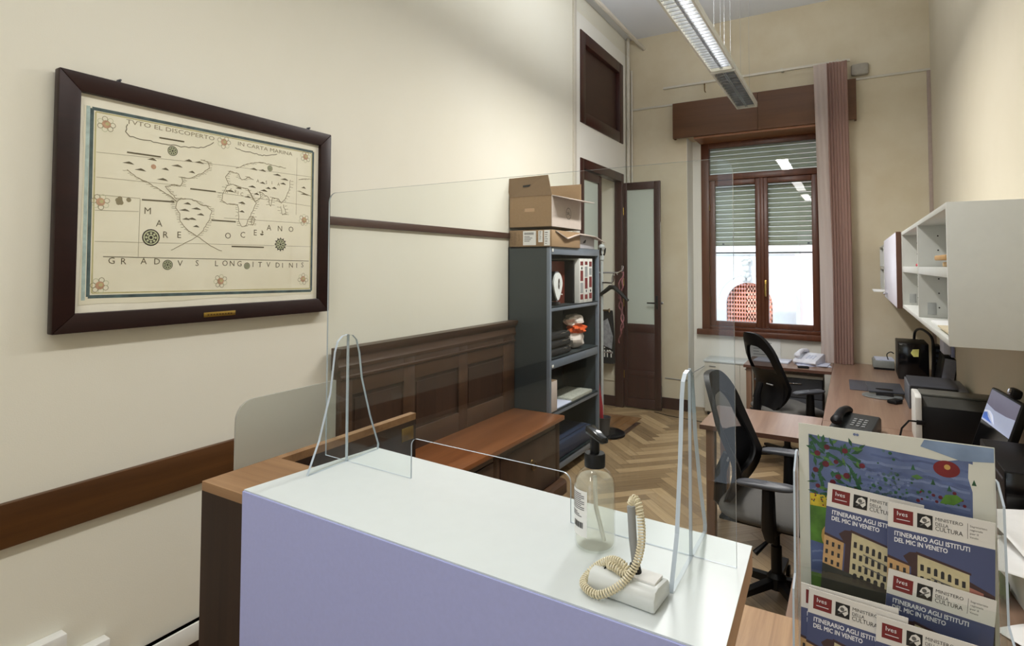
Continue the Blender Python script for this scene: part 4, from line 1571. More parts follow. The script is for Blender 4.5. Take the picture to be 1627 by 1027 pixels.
# ------------------------------------------------------------------ reception counter
rd = thing('reception_counter', 'reception counter with white top, lilac front and walnut side panel', 'counter', (-0.75, 1.0, 0))
FL, FR, BR, BL = (-1.19, 0.822), (-0.152, 0.80), (-0.164, 1.134), (-1.148, 1.197)
mb = MB()
mb.prism([FL, FR, BR, BL], 'z', 1.188, 1.19)
mb.prism([(FL[0], FL[1]), (FR[0] - 0.004, FR[1]), (BR[0] - 0.004, BR[1]), BL], 'z', 1.143, 1.1878)
mb.build('white_top', white_lam, rd)
mb = MB()
mb.prism([(FR[0] - 0.0035, FR[1]), FR, BR, (BR[0] - 0.0035, BR[1])], 'z', 1.143, 1.1878)
mb.build('edge_strip', oak_edge, rd)
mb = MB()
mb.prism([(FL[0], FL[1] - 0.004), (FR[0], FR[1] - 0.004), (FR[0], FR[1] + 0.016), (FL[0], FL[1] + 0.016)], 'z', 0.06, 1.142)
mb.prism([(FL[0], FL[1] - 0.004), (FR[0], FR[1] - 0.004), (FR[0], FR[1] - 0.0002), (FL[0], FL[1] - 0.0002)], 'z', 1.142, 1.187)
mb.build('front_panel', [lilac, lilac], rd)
mb = MB()
mb.box(-1.371, -1.192, 0.834, 0.858, 0, 1.148)
mb.build('walnut_front', walnut, rd)
mb = MB()
mb.box(-1.371, -1.346, 0.859, 1.60, 0, 1.148)
mb.build('side_panel', walnut, rd)
mb = MB()
mb.prism([(-1.371, 0.834), (-1.193, 0.834), (-1.175, 1.04), (-1.346, 1.04), (-1.346, 1.60), (-1.371, 1.60)], 'z', 1.148, 1.17)
mb.build('walnut_top', oak_top, rd)
mb = MB()
mb.box(-1.346, -1.343, 1.525, 1.585, 1.085, 1.13, 0.001)
mb.mat(1).lathe([(0.006, 0), (0.006, 0.002)], (0, 0, 0), 8)
mb.build('lock_plate', [brass, aged_brass], rd)
mb = MB()
mb.box(-1.1, -0.22, 0.88, 0.90, 0.9, 1.14)
mb.box(-1.1, -1.08, 0.90, 1.12, 0.0, 1.14)
mb.box(-0.24, -0.22, 0.90, 1.12, 0.9, 1.14)
mb.build('riser', walnut, rd)
mb = MB()
mb.box(-0.65, 0.60, 0.92, 1.47, 0.868, 0.90, 0.003)
mb.build('lower_ledge', beech, rd)
mb = MB()
mb.box(-0.65, 0.60, 1.0, 1.02, 0.0, 0.867)
mb.box(0.56, 0.58, 1.02, 1.45, 0.0, 0.867)
mb.build('ledge_support', walnut, rd)

# clear protective screen with two feet
sc_ = thing('protective_screen', 'clear acrylic screen with a pass-through slot standing on the white counter', 'screen', (-0.7, 1.06, 1.19))
P0, T_ = Vector((-1.216, 1.079, 0)), Vector((1.0, -0.0385, 0)).normalized()
mb = MB()
mb.T = Matrix(((T_.x, -T_.y * -1, 0, P0.x), (T_.y, T_.x, 0, P0.y), (0, 0, 1, 0), (0, 0, 0, 1)))
mb.T = Matrix.Translation(P0) @ Matrix.Rotation(math.atan2(T_.y, T_.x), 4, 'Z')


def arc(cx, cy, r, a0, a1, n=6):
    return [(cx + r * math.cos(math.radians(a0 + (a1 - a0) * i / n)), cy + r * math.sin(math.radians(a0 + (a1 - a0) * i / n))) for i in range(n + 1)]


ZB = 1.1905
out = [(0, ZB), (0.306, ZB)] + [(0.306, 1.268)] + arc(0.324, 1.268, 0.018, 180, 90) + arc(0.712, 1.268, 0.018, 90, 0) + [(0.73, ZB), (1.042, ZB)] + arc(1.017, 1.861, 0.025, 0, 90) + arc(0.025, 1.866, 0.025, 90, 180)
mb.prism(out, 'y', -0.002, 0.002, side=1)
mb.build('panel', [acrylic, acr_edge], sc_, smooth=0)
for xx, prof in ((-1.134, [(0.95, ZB), (0.985, 1.266), (1.018, 1.375), (1.031, 1.476), (1.04, 1.502), (1.055, 1.514), (1.072, 1.517), (1.09, 1.513), (1.104, 1.50), (1.115, 1.465), (1.125, 1.396), (1.157, 1.289), (1.190, 1.204), (1.188, ZB)]),
                 (-0.25, [(0.908, ZB), (0.946, 1.266), (0.968, 1.375), (0.982, 1.476), (0.99, 1.502), (1.005, 1.514), (1.022, 1.517), (1.04, 1.513), (1.052, 1.50), (1.062, 1.465), (1.075, 1.396), (1.11, 1.289), (1.149, 1.204), (1.147, ZB)])):
    mb = MB()
    mb.prism(prof, 'x', xx - 0.0035, xx + 0.0035, side=1)
    mb.build('foot', [acrylic, acr_edge], sc_, smooth=0)
for xx, yy in ((-1.134, 1.0759), (-0.25, 1.0419)):
    mb = MB()
    mb.box(xx - 0.0037, xx + 0.0012, yy - 0.0024, yy + 0.0024, ZB, 1.516)
    mb.build('joint_edge', acr_edge, sc_, smooth=0)
fs_ = thing('frosted_screen', 'low frosted acrylic sheet fixed along the walnut side panel of the counter', 'screen', (-1.376, 1.1, 1.05))
mb = MB()
mb.prism(rounded(0.922, 1.255, 1.04, 1.342, 0.05, 6, (0, 0, 0, 1)), 'x', -1.379, -1.373)
mb.build('sheet', frost, fs_, smooth=0)
mb = MB()
for yy in (1.0, 1.5):
    mb.lathe([(0.008, 0), (0.008, 0.004)], (0, 0, 0), 10)
    break
mb.bm.transform(Matrix.Translation((-1.383, 1.05, 1.10)) @ Matrix.Rotation(PI / 2, 4, 'Y'))
mb.build('screw_cap', chrome, fs_)

# hand sanitiser bottle
bt = thing('sanitiser_bottle', 'clear pump bottle of pale hand gel with a black pump on the white counter', 'bottle', (-0.409, 0.987, 1.1905))
bc = (-0.409, 0.987, 1.1905)
mb = MB()
R_ = 0.0365
mb.lathe([(0.0, 0.0), (0.030, 0.0), (0.0345, 0.003), (R_, 0.010), (R_, 0.112), (0.0345, 0.121), (0.028, 0.132), (0.019, 0.139), (0.014, 0.142), (0.014, 0.150)], bc, 36, cap=False)
mb.build('bottle_wall', clear('bottle plastic', (0.985, 0.99, 0.98, 1), 1.5), bt, smooth=50)
mb = MB()
mb.lathe([(0.0, 0.004), (0.029, 0.004), (0.033, 0.007), (0.0345, 0.012), (0.0345, 0.110), (0.0325, 0.119), (0.028, 0.126), (0.0, 0.126)], bc, 36, cap=False)
gel = clear('pale gel', (0.985, 0.985, 0.95, 1), 1.1, 0.2, (0.95, 0.95, 0.86, 1))
mb.build('gel', gel, bt, smooth=50)
mb = MB()
mb.tube([(bc[0], bc[1], bc[2] + 0.125), (bc[0] + 0.002, bc[1], bc[2] + 0.07), (bc[0] + 0.016, bc[1] + 0.004, bc[2] + 0.012)], 0.004, 8)
mb.build('dip_tube', frosted('tube plastic', rgb(235, 236, 230), 0.3, 0.6), bt)
pm = MB()
pm.lathe([(0.0185, 0.143), (0.019, 0.146), (0.019, 0.164), (0.0175, 0.167), (0.008, 0.167), (0.0085, 0.17), (0.0085, 0.197), (0.010, 0.198)], bc, 24)
pu = pm.build('pump', black, bt)
mb = MB()
nd = Vector((0.85, -0.5, 0)).normalized()
ns_ = Vector((-nd.y, nd.x, 0))
cc = Vector(bc) + Vector((0, 0, 0.198))


def noz(a, b, z):
    return cc + nd * a + ns_ * b + Vector((0, 0, z))


q = [noz(-0.016, -0.011, 0.002), noz(0.030, -0.009, -0.008), noz(0.030, 0.009, -0.008), noz(-0.016, 0.011, 0.002), noz(-0.016, -0.010, 0.016), noz(0.031, -0.0075, 0.003), noz(0.031, 0.0075, 0.003), noz(-0.016, 0.010, 0.016)]
vv = [mb.bm.verts.new(p) for p in q]
ff = [mb.bm.faces.new([vv[i] for i in a]) for a in ((3, 2, 1, 0), (4, 5, 6, 7), (0, 1, 5, 4), (1, 2, 6, 5), (2, 3, 7, 6), (3, 0, 4, 7))]
bmesh.ops.bevel(mb.bm, geom=list(mb.bm.edges), offset=0.003, segments=2, affect='EDGES', profile=0.5)
mb.build('nozzle', black_gloss, pu)
mb = MB()
a0 = math.radians(228)
mb.grid(lambda u, v: (bc[0] + (R_ + 0.0006) * math.cos(a0 - 0.75 + 1.5 * u), bc[1] + (R_ + 0.0006) * math.sin(a0 - 0.75 + 1.5 * u), bc[2] + 0.028 + 0.08 * v), 16, 1)


def lab_rect(u0, u1, v0, v1, mi):
    n = max(1, int((u1 - u0) * 16))
    for i in range(n):
        p, q_ = u0 + (u1 - u0) * i / n, u0 + (u1 - u0) * (i + 1) / n
        def L(u, v):
            return (bc[0] + (R_ + 0.0011) * math.cos(a0 - 0.75 + 1.5 * u), bc[1] + (R_ + 0.0011) * math.sin(a0 - 0.75 + 1.5 * u), bc[2] + 0.028 + 0.08 * v)
        mb.face([L(p, v0), L(q_, v0), L(q_, v1), L(p, v1)], mi)


for i in range(9):
    lab_rect(0.16, 0.9 - 0.12 * (i % 3 == 2), 0.58 + i * 0.042, 0.60 + i * 0.042, 1)
for i in range(3):
    lab_rect(0.30, 0.8 - 0.1 * i, 0.42 + i * 0.04, 0.44 + i * 0.04, 1)
for i in range(12):
    lab_rect(0.42 + i * 0.037, 0.42 + i * 0.037 + (0.02 if i % 3 else 0.028), 0.18, 0.31, 2)
mb.build('label', [paper, grey_ink, ink], bt, recalc=False, smooth=50)

# counter pen on a weighted base with a coiled cord
pn = thing('counter_pen', 'grey pen on a pale weighted base with a coiled cord at the counter front', 'pen', (-0.307, 0.875, 1.1905), -0.06)
mb = MB()
mb.T = Matrix.Translation((-0.307, 0.875, 1.1905)) @ Matrix.Rotation(-0.08, 4, 'Z')
mb.prism([(-0.033, 0.0), (0.033, 0.0), (0.034, 0.006), (0.033, 0.018), (0.026, 0.027), (-0.014, 0.031), (-0.026, 0.029), (-0.033, 0.018)], 'x', -0.055, 0.055)
bmesh.ops.bevel(mb.bm, geom=list(mb.bm.edges), offset=0.004, segments=2, affect='EDGES', profile=0.5)
mb.build('base', plain('pen base plastic', rgb(214, 218, 216), 0.3, var=0.02), pn)
mb = MB()
mb.T = Matrix.Translation((-0.307, 0.875, 1.1905)) @ Matrix.Rotation(-0.08, 4, 'Z')
mb.box(0.012, 0.048, -0.012, 0.020, 0.029, 0.0335, 0.001)
mb.build('badge', paper, pn)
mb = MB()
mb.T = Matrix.Translation((-0.307, 0.875, 1.1905)) @ Matrix.Rotation(-0.08, 4, 'Z')
mb.tube([(-0.035, -0.012, 0.0315), (-0.032, 0.012, 0.0325)], 0.0012, 5)
mb.build('base_slot', black, pn)
mb = MB()
mb.T = Matrix.Translation((-0.307, 0.875, 1.1905)) @ Matrix.Rotation(-0.08, 4, 'Z')
mb.tube([(0.010, 0.004, 0.028), (0.009, 0.004, 0.045)], [0.011, 0.008], 12)
mb.build('pen_socket', black, pn)
mb = MB()
mb.tube([(-0.298, 0.880, 1.232), (-0.3025, 0.884, 1.27), (-0.307, 0.889, 1.318)], [0.0045, 0.0065, 0.0065], 12)
mb.build('pen_barrel', grey_pl, pn)
path = [(-0.307, 0.888, 1.322), (-0.300, 0.884, 1.333), (-0.290, 0.876, 1.326), (-0.283, 0.868, 1.29), (-0.286, 0.862, 1.256), (-0.296, 0.853, 1.232), (-0.314, 0.840, 1.212), (-0.338, 0.832, 1.199), (-0.358, 0.836, 1.1985), (-0.372, 0.850, 1.199), (-0.371, 0.868, 1.205), (-0.356, 0.876, 1.22), (-0.334, 0.874, 1.234), (-0.314, 0.866, 1.237), (-0.302, 0.860, 1.231), (-0.308, 0.858, 1.226), (-0.322, 0.862, 1.229), (-0.334, 0.868, 1.228), (-0.336, 0.874, 1.222)]
path = [Vector(p) for p in path]


def spline(pts, n):
    out = []
    for i in range(len(pts) - 1):
        p0, p1, p2, p3 = pts[max(0, i - 1)], pts[i], pts[i + 1], pts[min(len(pts) - 1, i + 2)]
        for k in range(n):
            t = k / n
            out.append(0.5 * ((2 * p1) + (p2 - p0) * t + (2 * p0 - 5 * p1 + 4 * p2 - p3) * t * t + (3 * p1 - p0 - 3 * p2 + p3) * t ** 3))
    return out + [pts[-1]]


cl = spline(path, 12)
dist = [0.0]
for a, b in zip(cl, cl[1:]):
    dist.append(dist[-1] + (b - a).length)
tot = dist[-1]
turns = 88
N_C = turns * 8
coil = []
j = 0
prev = Vector((0.3, 0.2, 1)).normalized()
for i in range(N_C + 1):
    s_ = tot * i / N_C
    while j < len(dist) - 2 and dist[j + 1] < s_:
        j += 1
    t = (s_ - dist[j]) / max(1e-9, dist[j + 1] - dist[j])
    c_ = cl[j].lerp(cl[j + 1], t)
    tg = (cl[j + 1] - cl[j]).normalized()
    prev = (prev - tg * prev.dot(tg)).normalized()
    bi = tg.cross(prev)
    an = 2 * PI * turns * i / N_C
    coil.append(c_ + (prev * math.cos(an) + bi * math.sin(an)) * 0.0052)
mb = MB()
mb.tube(coil, 0.00145, 5)
mb.build('coiled_cord', plain('cord ivory', rgb(226, 216, 186), 0.45, var=0.03), pn)

# ------------------------------------------------------------------ brochure stand
BSY = 1.06
bs = thing('brochure_stand', 'clear acrylic tiered brochure stand at the end of the counter', 'brochure stand', (0.046, 1.08, 0.90))
mb = MB()
mb.box(-0.086, 0.178, 1.118, 1.121, 0.903, 1.38)
mb.build('back_plate', acrylic, bs, smooth=0)
for xx in (-0.089, 0.178):
    mb = MB()
    mb.prism([(1.0, 0.9005), (1.121, 0.9005), (1.121, 1.38), (1.10, 1.382), (1.062, 1.36), (1.052, 1.20), (1.02, 1.19)], 'x', xx, xx + 0.003, side=1)
    mb.build('side_plate', [acrylic, acr_edge], bs, smooth=0)
mb = MB()
mb.box(-0.086, 0.178, 1.0, 1.12, 0.9005, 0.904)
mb.build('base', acrylic, bs, smooth=0)
for y_, z0, z1 in ((1.056, 1.13, 1.212), (1.016, 0.95, 1.10)):
    mb = MB()
    mb.box(-0.086, 0.178, y_ - 0.0012, y_ + 0.0012, z0, z1)
    mb.build('pocket_front', [acrylic, acr_edge], bs, smooth=0)
    mb = MB()
    mb.box(-0.086, 0.178, y_, 1.118, z0 - 0.003, z0)
    mb.build('pocket_floor', acrylic, bs, smooth=0)

BM = [plain('brochure paper', rgb(222, 218, 212), 0.5, var=0.01), plain('brochure blue', rgb(74, 82, 120), 0.45, var=0.06, scale=12), red_ink, ink, plain('facade cream', rgb(196, 184, 146), 0.5, var=0.1, scale=90), plain('facade tan', rgb(190, 152, 104), 0.5, var=0.1, scale=90),
      plain('roof brown', rgb(64, 42, 42), 0.5), plain('print white', rgb(232, 232, 236), 0.5), plain('print grey', rgb(96, 94, 92), 0.5), plain('facade pink', rgb(160, 104, 92), 0.5), plain('window dark', rgb(40, 38, 40), 0.5), plain('canal dark', rgb(52, 52, 46), 0.5, var=0.2)]


def brochure(x, z_top, y, tilt, lean, label, w=0.129, h=0.182):
    t = thing('brochure', label, 'brochure', (x, y, z_top - h), 0, 'blue and white brochures in the acrylic stand')
    u = Vector((math.cos(tilt), 0, -math.sin(tilt)))
    v = Vector((math.sin(tilt), lean, math.cos(tilt))).normalized()
    n = u.cross(v) * 1.0
    n = Vector((0, -1, lean)).normalized()
    mb = MB()
    o = Vector((x, y, z_top)) - v * h
    a = [o, o + u * w, o + u * w + v * h, o + v * h]
    b = [p - n * 0.002 for p in a]
    mb.face(a, 0)
    mb.face(b[::-1], 0)
    for i in range(4):
        mb.face([a[i], b[i], b[(i + 1) % 4], a[(i + 1) % 4]], 0)
    s = Sheet(mb, o, u, v, n, 0.00012)
    s.rect(0, w, 0, h - 0.037, 1, 1)
    s.rect(0.007, 0.032, h - 0.029, h - 0.008, 2, 1)
    s.text('Ives', 0.011, h - 0.0175, 0.0065, 7, 2, 0.014)
    s.rect(0.011, 0.028, h - 0.0235, h - 0.0225, 7, 2)
    s.rect(0.037, 0.056, h - 0.029, h - 0.008, 3, 1)
    s.poly([(0.040, h - 0.020), (0.043, h - 0.013), (0.048, h - 0.010), (0.053, h - 0.013), (0.054, h - 0.021), (0.050, h - 0.026), (0.046, h - 0.022)], 0, 2)
    s.disc(0.046, h - 0.0165, 0.003, 8, 3, 8)
    s.line([(0.041, h - 0.025), (0.052, h - 0.017)], 0.0015, 8, 3)
    for i, (tx, wd) in enumerate((('MINISTERO', 0.033), ('DELLA', 0.016), ('CULTURA', 0.033))):
        s.text(tx, 0.059, h - 0.0135 - i * 0.0072, 0.0048 if i < 2 else 0.0062, 3, 2, wd)
    s.line([(0.0975, h - 0.030), (0.0975, h - 0.008)], 0.0005, 8, 1)
    for i, tx in enumerate(('Segretariato', 'regionale', 'per il', 'Veneto')):
        s.text(tx, 0.100, h - 0.0125 - i * 0.0052, 0.0028, 8, 2, len(tx) * 0.00165)
    for dx_, dz_ in ((0, 0), (0.0004, 0), (0, 0.0004), (0.0004, 0.0004)):
        s.text('ITINERARIO AGLI ISTITUTI', 0.008 + dx_, h - 0.0480 + dz_, 0.0066, 7, 2, 0.092)
        s.text('DEL MIC IN VENETO', 0.008 + dx_, h - 0.0575 + dz_, 0.0066, 7, 2, 0.066)
    s.poly([(0, h - 0.082), (0.028, h - 0.088), (0.028, h - 0.132), (0, h - 0.128)], 5, 2)
    s.poly([(0, h - 0.079), (0.03, h - 0.086), (0.03, h - 0.089), (0, h - 0.083)], 6, 3)
    s.poly([(0.020, h - 0.076), (0.028, h - 0.068), (0.040, h - 0.066), (0.040, h - 0.09), (0.03, h - 0.09)], 6, 2)
    s.poly([(0.030, h - 0.078), (0.038, h - 0.07), (0.038, h - 0.142), (0.030, h - 0.140)], 6, 2)
    s.poly([(0.038, h - 0.068), (0.100, h - 0.080), (0.100, h - 0.148), (0.038, h - 0.145)], 4, 2)
    s.poly([(0.036, h - 0.065), (0.102, h - 0.078), (0.102, h - 0.081), (0.036, h - 0.069)], 6, 3)
    s.poly([(0.100, h - 0.098), (0.116, h - 0.102), (0.116, h - 0.146), (0.100, h - 0.146)], 9, 2)
    s.poly([(0.100, h - 0.09), (w, h - 0.102), (w, h - 0.148), (0.116, h - 0.146), (0.116, h - 0.102), (0.1, h - 0.098)], 6, 2)
    s.poly([(0, h - 0.128), (0.03, h - 0.132), (w, h - 0.147), (w, 0), (0, 0)], 11, 2)
    for r in range(3):
        for c in range(3):
            s.rect(0.003 + c * 0.0085, 0.0065 + c * 0.0085, h - 0.098 - r * 0.014 - c * 0.001, h - 0.091 - r * 0.014 - c * 0.001, 10, 4)
    for r in range(3):
        for c in range(7):
            x0 = 0.0415 + c * 0.0083
            zz = h - 0.082 - r * 0.017 - c * 0.0016 * (1 - r * 0.2)
            s.rect(x0, x0 + 0.0042, zz - 0.009, zz, 10, 4)
            if 1 < c < 5:
                s.disc(x0 + 0.0021, zz, 0.0021, 10, 4, 8)
    for c in range(6):
        x0 = 0.043 + c * 0.0093
        s.rect(x0, x0 + 0.0055, h - 0.145, h - 0.133 - 0.0003 * c, 10, 4)
        s.disc(x0 + 0.00275, h - 0.133 - 0.0003 * c, 0.00275, 10, 5, 8)
    for r in range(2):
        s.line([(0.055, h - 0.098 - r * 0.017), (0.085, h - 0.105 - r * 0.017)], 0.0016, 8, 5)
    for c in range(2):
        s.rect(0.102 + c * 0.007, 0.105 + c * 0.007, h - 0.120, h - 0.112, 10, 4)
    mb.build('cover', BM, t, recalc=False, smooth=0)
    return t


brochure(-0.0395, 1.343, 1.086, 0.075, 0.05, 'brochure partly hidden behind another one in the upper pocket, beside the painted field')
brochure(0.0425, 1.334, 1.074, 0.03, 0.05, 'fully visible brochure with the palace photo in the upper pocket')
brochure(0.041, 1.236, 1.0645, 0.09, 0.02, 'brochure slipped low in the upper pocket so only its logo band shows', h=0.10)
brochure(-0.0775, 1.195, 1.036, 0.02, 0.03, 'brochure behind the others in the lower pocket, only a strip showing at the outer edge')
brochure(-0.066, 1.193, 1.030, 0.06, 0.03, 'brochure at the lower pocket end next to the white counter')
brochure(0.0235, 1.181, 1.0245, 0.05, 0.03, 'frontmost brochure in the lower pocket, towards the loose papers')

# painted poster card behind the brochures
po = thing('painted_card', 'painted card of red fruit branches over blue water behind the brochures', 'picture', (0.046, 1.10, 1.14))
PM = [plain('card white', rgb(214, 214, 204), 0.6, var=0.02), plain('painted blue', rgb(92, 106, 146), 0.6, var=0.3, scale=22), plain('painted deep blue', rgb(82, 96, 138), 0.6, var=0.35, scale=30), plain('painted pale blue', rgb(112, 126, 164), 0.6, var=0.2, scale=30),
      plain('painted leaf', rgb(40, 84, 54), 0.6, var=0.4, scale=60), plain('painted leaf light', rgb(80, 120, 60), 0.6, var=0.3, scale=60), plain('painted fruit', rgb(96, 22, 38), 0.6, var=0.3, scale=60), plain('painted red', rgb(116, 24, 28), 0.55, var=0.12, scale=40),
      plain('painted yellow', rgb(196, 172, 44), 0.6, var=0.3, scale=60), plain('painted grass', rgb(78, 120, 40), 0.6, var=0.4, scale=40), plain('painted ochre', rgb(196, 156, 86), 0.6), plain('painted shrub', rgb(72, 96, 104), 0.6, var=0.45, scale=60), plain('painted sky', rgb(126, 146, 176), 0.6, var=0.25, scale=18)]
mb = MB()
px0, pz0, pw, ph = -0.083, 1.135, 0.260, 0.296
mb.box(px0, px0 + pw, 1.1005, 1.102, pz0, pz0 + ph)
s = Sheet(mb, (px0, 1.1003, pz0), (1, 0, 0), (0, 0, 1), (0, -1, 0), 0.00015)
top = ph
s.poly([(0.016, 0), (pw - 0.028, 0), (pw - 0.026, top - 0.02), (0.20, top - 0.030), (0.14, top - 0.026), (0.06, top - 0.020), (0.015, top - 0.016)], 1, 1)
s.poly([(0.175, top - 0.001), (pw - 0.001, top - 0.001), (pw - 0.001, top - 0.022), (0.22, top - 0.026), (0.17, top - 0.012)], 12, 2)
for i in range(9):
    z = top - 0.035 - i * 0.011 + random.uniform(-0.002, 0.002)
    x0 = random.uniform(0.06, 0.12)
    s.line([(x0, z), (x0 + 0.05, z - 0.002), (x0 + 0.09, z + 0.001), (pw - 0.03, z - 0.006)], random.uniform(0.003, 0.006), 2 + i % 2, 2, 0.002)
rnd = random.Random(11)
for br in ([(0.017, top - 0.018), (0.045, top - 0.045), (0.075, top - 0.062), (0.09, top - 0.095)], [(0.045, top - 0.045), (0.03, top - 0.075), (0.035, top - 0.10)], [(0.03, top - 0.032), (0.06, top - 0.035), (0.09, top - 0.05)]):
    s.line(br, 0.005, 4, 3, 0.001)
for i in range(70):
    x, z = rnd.uniform(0.018, 0.095), top - rnd.uniform(0.018, 0.112)
    a = rnd.uniform(0, PI)
    L, w = rnd.uniform(0.005, 0.010), rnd.uniform(0.002, 0.0035)
    dx, dz = math.cos(a), math.sin(a)
    s.poly([(x - dx * L, z - dz * L), (x + dz * w, z - dx * w), (x + dx * L, z + dz * L), (x - dz * w, z + dx * w)], 4 if i % 4 else (5 if i % 8 else 3), 4)
for x, z in ((0.042, 0.034), (0.068, 0.036), (0.028, 0.046), (0.055, 0.056), (0.04, 0.062), (0.025, 0.074), (0.092, 0.056), (0.07, 0.076), (0.058, 0.080), (0.05, 0.090), (0.082, 0.098), (0.028, 0.100)):
    s.disc(x, top - z, rnd.uniform(0.0035, 0.0052), 6, 5, 10)
for i in range(150):
    x = 0.13 + rnd.gauss(0, 0.018)
    z = top - 0.085 + rnd.gauss(0, 0.020) - abs(x - 0.13) * 0.25
    s.disc(x, z, rnd.uniform(0.001, 0.003), (11, 4, 3)[i % 3] if i % 5 else 2, 4, 6)
for x, z in ((0.075, 0.096), (0.085, 0.03), (0.165, 0.06)):
    s.poly([(x - 0.008, top - z), (x, top - z + 0.004), (x + 0.008, top - z), (x, top - z - 0.004)], 5, 5)
for x, z in ((0.16, 0.05), (0.185, 0.068), (0.205, 0.074), (0.235, 0.06), (0.205, 0.05)):
    s.poly([(x - 0.003, top - z), (x, top - z + 0.009), (x + 0.003, top - z)], 4, 4)
s.disc(0.202, top - 0.041, 0.0165, 7, 5, 24, 0.0125)
s.disc(0.203, top - 0.038, 0.004, 10, 6, 12)
for i in range(30):
    x, z = rnd.uniform(0.165, 0.225), top - rnd.uniform(0.076, 0.096)
    s.disc(x, z, rnd.uniform(0.0015, 0.003), (2, 6, 4)[i % 3], 4, 6)
s.poly([(0.193, top - 0.094), (0.2, top - 0.08), (0.214, top - 0.078), (0.222, top - 0.084), (0.21, top - 0.094)], 9, 5)
s.rect(0.016, 0.07, 0.16, 0.182, 8, 3)
for i in range(25):
    s.disc(rnd.uniform(0.018, 0.06), rnd.uniform(0.165, 0.184), 0.0015, (4, 7)[i % 2], 4, 5)
s.rect(0.016, 0.07, 0.10, 0.162, 9, 3)
s.disc(0.042, 0.115, 0.010, 10, 4, 12, 0.018)
s.poly([(0.016, 0.05), (0.07, 0.05), (0.07, 0.098), (0.016, 0.104)], 2, 4)
s.line([(0.018, 0.085), (0.03, 0.09), (0.05, 0.083)], 0.003, 3, 5, 0.001)
s.line([(0.018, 0.07), (0.035, 0.074), (0.05, 0.068)], 0.003, 3, 5, 0.001)
s.rect(0.016, 0.07, 0.0, 0.052, 9, 4)
s.poly([(0.229, top - 0.028), (0.258, top - 0.034), (0.258, 0), (0.231, 0), (0.233, top - 0.07), (0.228, top - 0.05)], 0, 3)
s.disc(0.082, top - 0.007, 0.0022, 3, 3, 8)
s.disc(0.086, top - 0.0072, 0.0022, 3, 3, 8)
mb.build('painted_sheet', PM, po, recalc=False, smooth=0)

# ------------------------------------------------------------------ desks along the other wall
HD = 0.71
def worktop(name, label, x0, x1, y0, y1, legs):
    d = thing(name, label, 'desk', ((x0 + x1) / 2, (y0 + y1) / 2, 0))
    mb = MB()
    mb.box(x0 + 0.001, x1 - 0.001, y0 + 0.001, y1 - 0.001, HD - 0.027, HD)
    mb.build('top', desk_wood, d)
    mb = MB()
    for a, b, c, e in ((x0, x1, y0, y0 + 0.001), (x0, x1, y1 - 0.001, y1), (x0, x0 + 0.001, y0, y1), (x1 - 0.001, x1, y0, y1)):
        mb.box(a, b, c, e, HD - 0.0275, HD - 0.0005)
    mb.build('edge_band', desk_edge, d, smooth=0)
    for (a, b, c, e) in legs:
        mb = MB()
        mb.box(a, b, c, e, 0, HD - 0.0275, 0.002)
        mb.build('leg', [wood('leg laminate', rgb(120, 92, 72), rgb(144, 112, 90), 'z', 18, 0.4)], d)
    return d


worktop('desk', 'wood-topped desk run along the wall nearest the brochure stand', -0.177, 0.68, 1.72, 4.195, [(-0.15, 0.66, 1.75, 1.775), (0.63, 0.655, 1.8, 4.15)])
worktop('desk', 'wood-topped desk run along the wall reaching the window corner', -0.177, 0.68, 4.197, 6.80, [(0.63, 0.655, 4.25, 6.7), (-0.15, 0.66, 6.70, 6.725)])
worktop('return_desk', 'side desk jutting out behind the front office chair', -0.832, -0.179, 3.69, 4.26, [(-0.80, -0.75, 3.72, 3.79), (-0.80, -0.75, 4.16, 4.23)])
worktop('return_desk', 'side desk under the window carrying the white telephone', -0.95, -0.179, 6.13, 6.74, [(-0.93, -0.88, 6.16, 6.22), (-0.93, -0.88, 6.66, 6.72)])
pd = thing('drawer_pedestal', 'dark grey drawer pedestal under the window desk', 'drawer unit', (-0.43, 6.5, 0))
mb = MB()
mb.box(-0.60, -0.26, 6.27, 6.70, 0.03, 0.60, 0.003)
mb.build('body', dgrey, pd)
mb = MB()
mb.box(-0.605, -0.255, 6.26, 6.70, 0.602, 0.63, 0.003)
mb.build('top', white_pl, pd)
for k in range(3):
    mb = MB()
    mb.box(-0.596, -0.264, 6.252, 6.269, 0.04 + k * 0.187, 0.22 + k * 0.187, 0.003)
    dr = mb.build('drawer', dgrey, pd)
    mb = MB()
    mb.box(-0.57, -0.44, 6.24, 6.252, 0.17 + k * 0.187, 0.18 + k * 0.187, 0.002)
    mb.build('handle', chrome, dr)
lc = thing('low_cabinet', 'low cream cabinet with white top on castors under the window', 'cabinet', (-1.1, 6.92, 0))
mb = MB()
mb.box(-1.465, -0.70, 6.77, 7.10, 0.045, 0.60, 0.003)
mb.build('body', plain('cabinet cream', rgb(206, 202, 190), 0.5, var=0.02), lc)
mb = MB()
mb.box(-1.475, -0.69, 6.755, 7.10, 0.601, 0.625, 0.006)
mb.build('top', white_lam, lc)
for k in range(2):
    mb = MB()
    a = -1.46 + k * 0.38
    mb.box(a, a + 0.375, 6.757, 6.7695, 0.05, 0.595, 0.002)
    dr = mb.build('door', plain('cabinet cream', rgb(206, 202, 190), 0.5, var=0.02), lc)
    mb = MB()
    mb.box(a + 0.05, a + 0.12, 6.747, 6.757, 0.555, 0.565, 0.002)
    mb.build('handle', grey_pl, dr)
for xx in (-1.43, -0.74):
    for yy in (6.80, 7.06):
        mb = MB()
        mb.lathe([(0.022, -0.012), (0.022, 0.012)], (0, 0, 0), 12)
        mb.bm.transform(Matrix.Translation((xx, yy, 0.022)) @ Matrix.Rotation(PI / 2, 4, 'Y'))
        mb.build('caster', black, lc)
mb = MB()
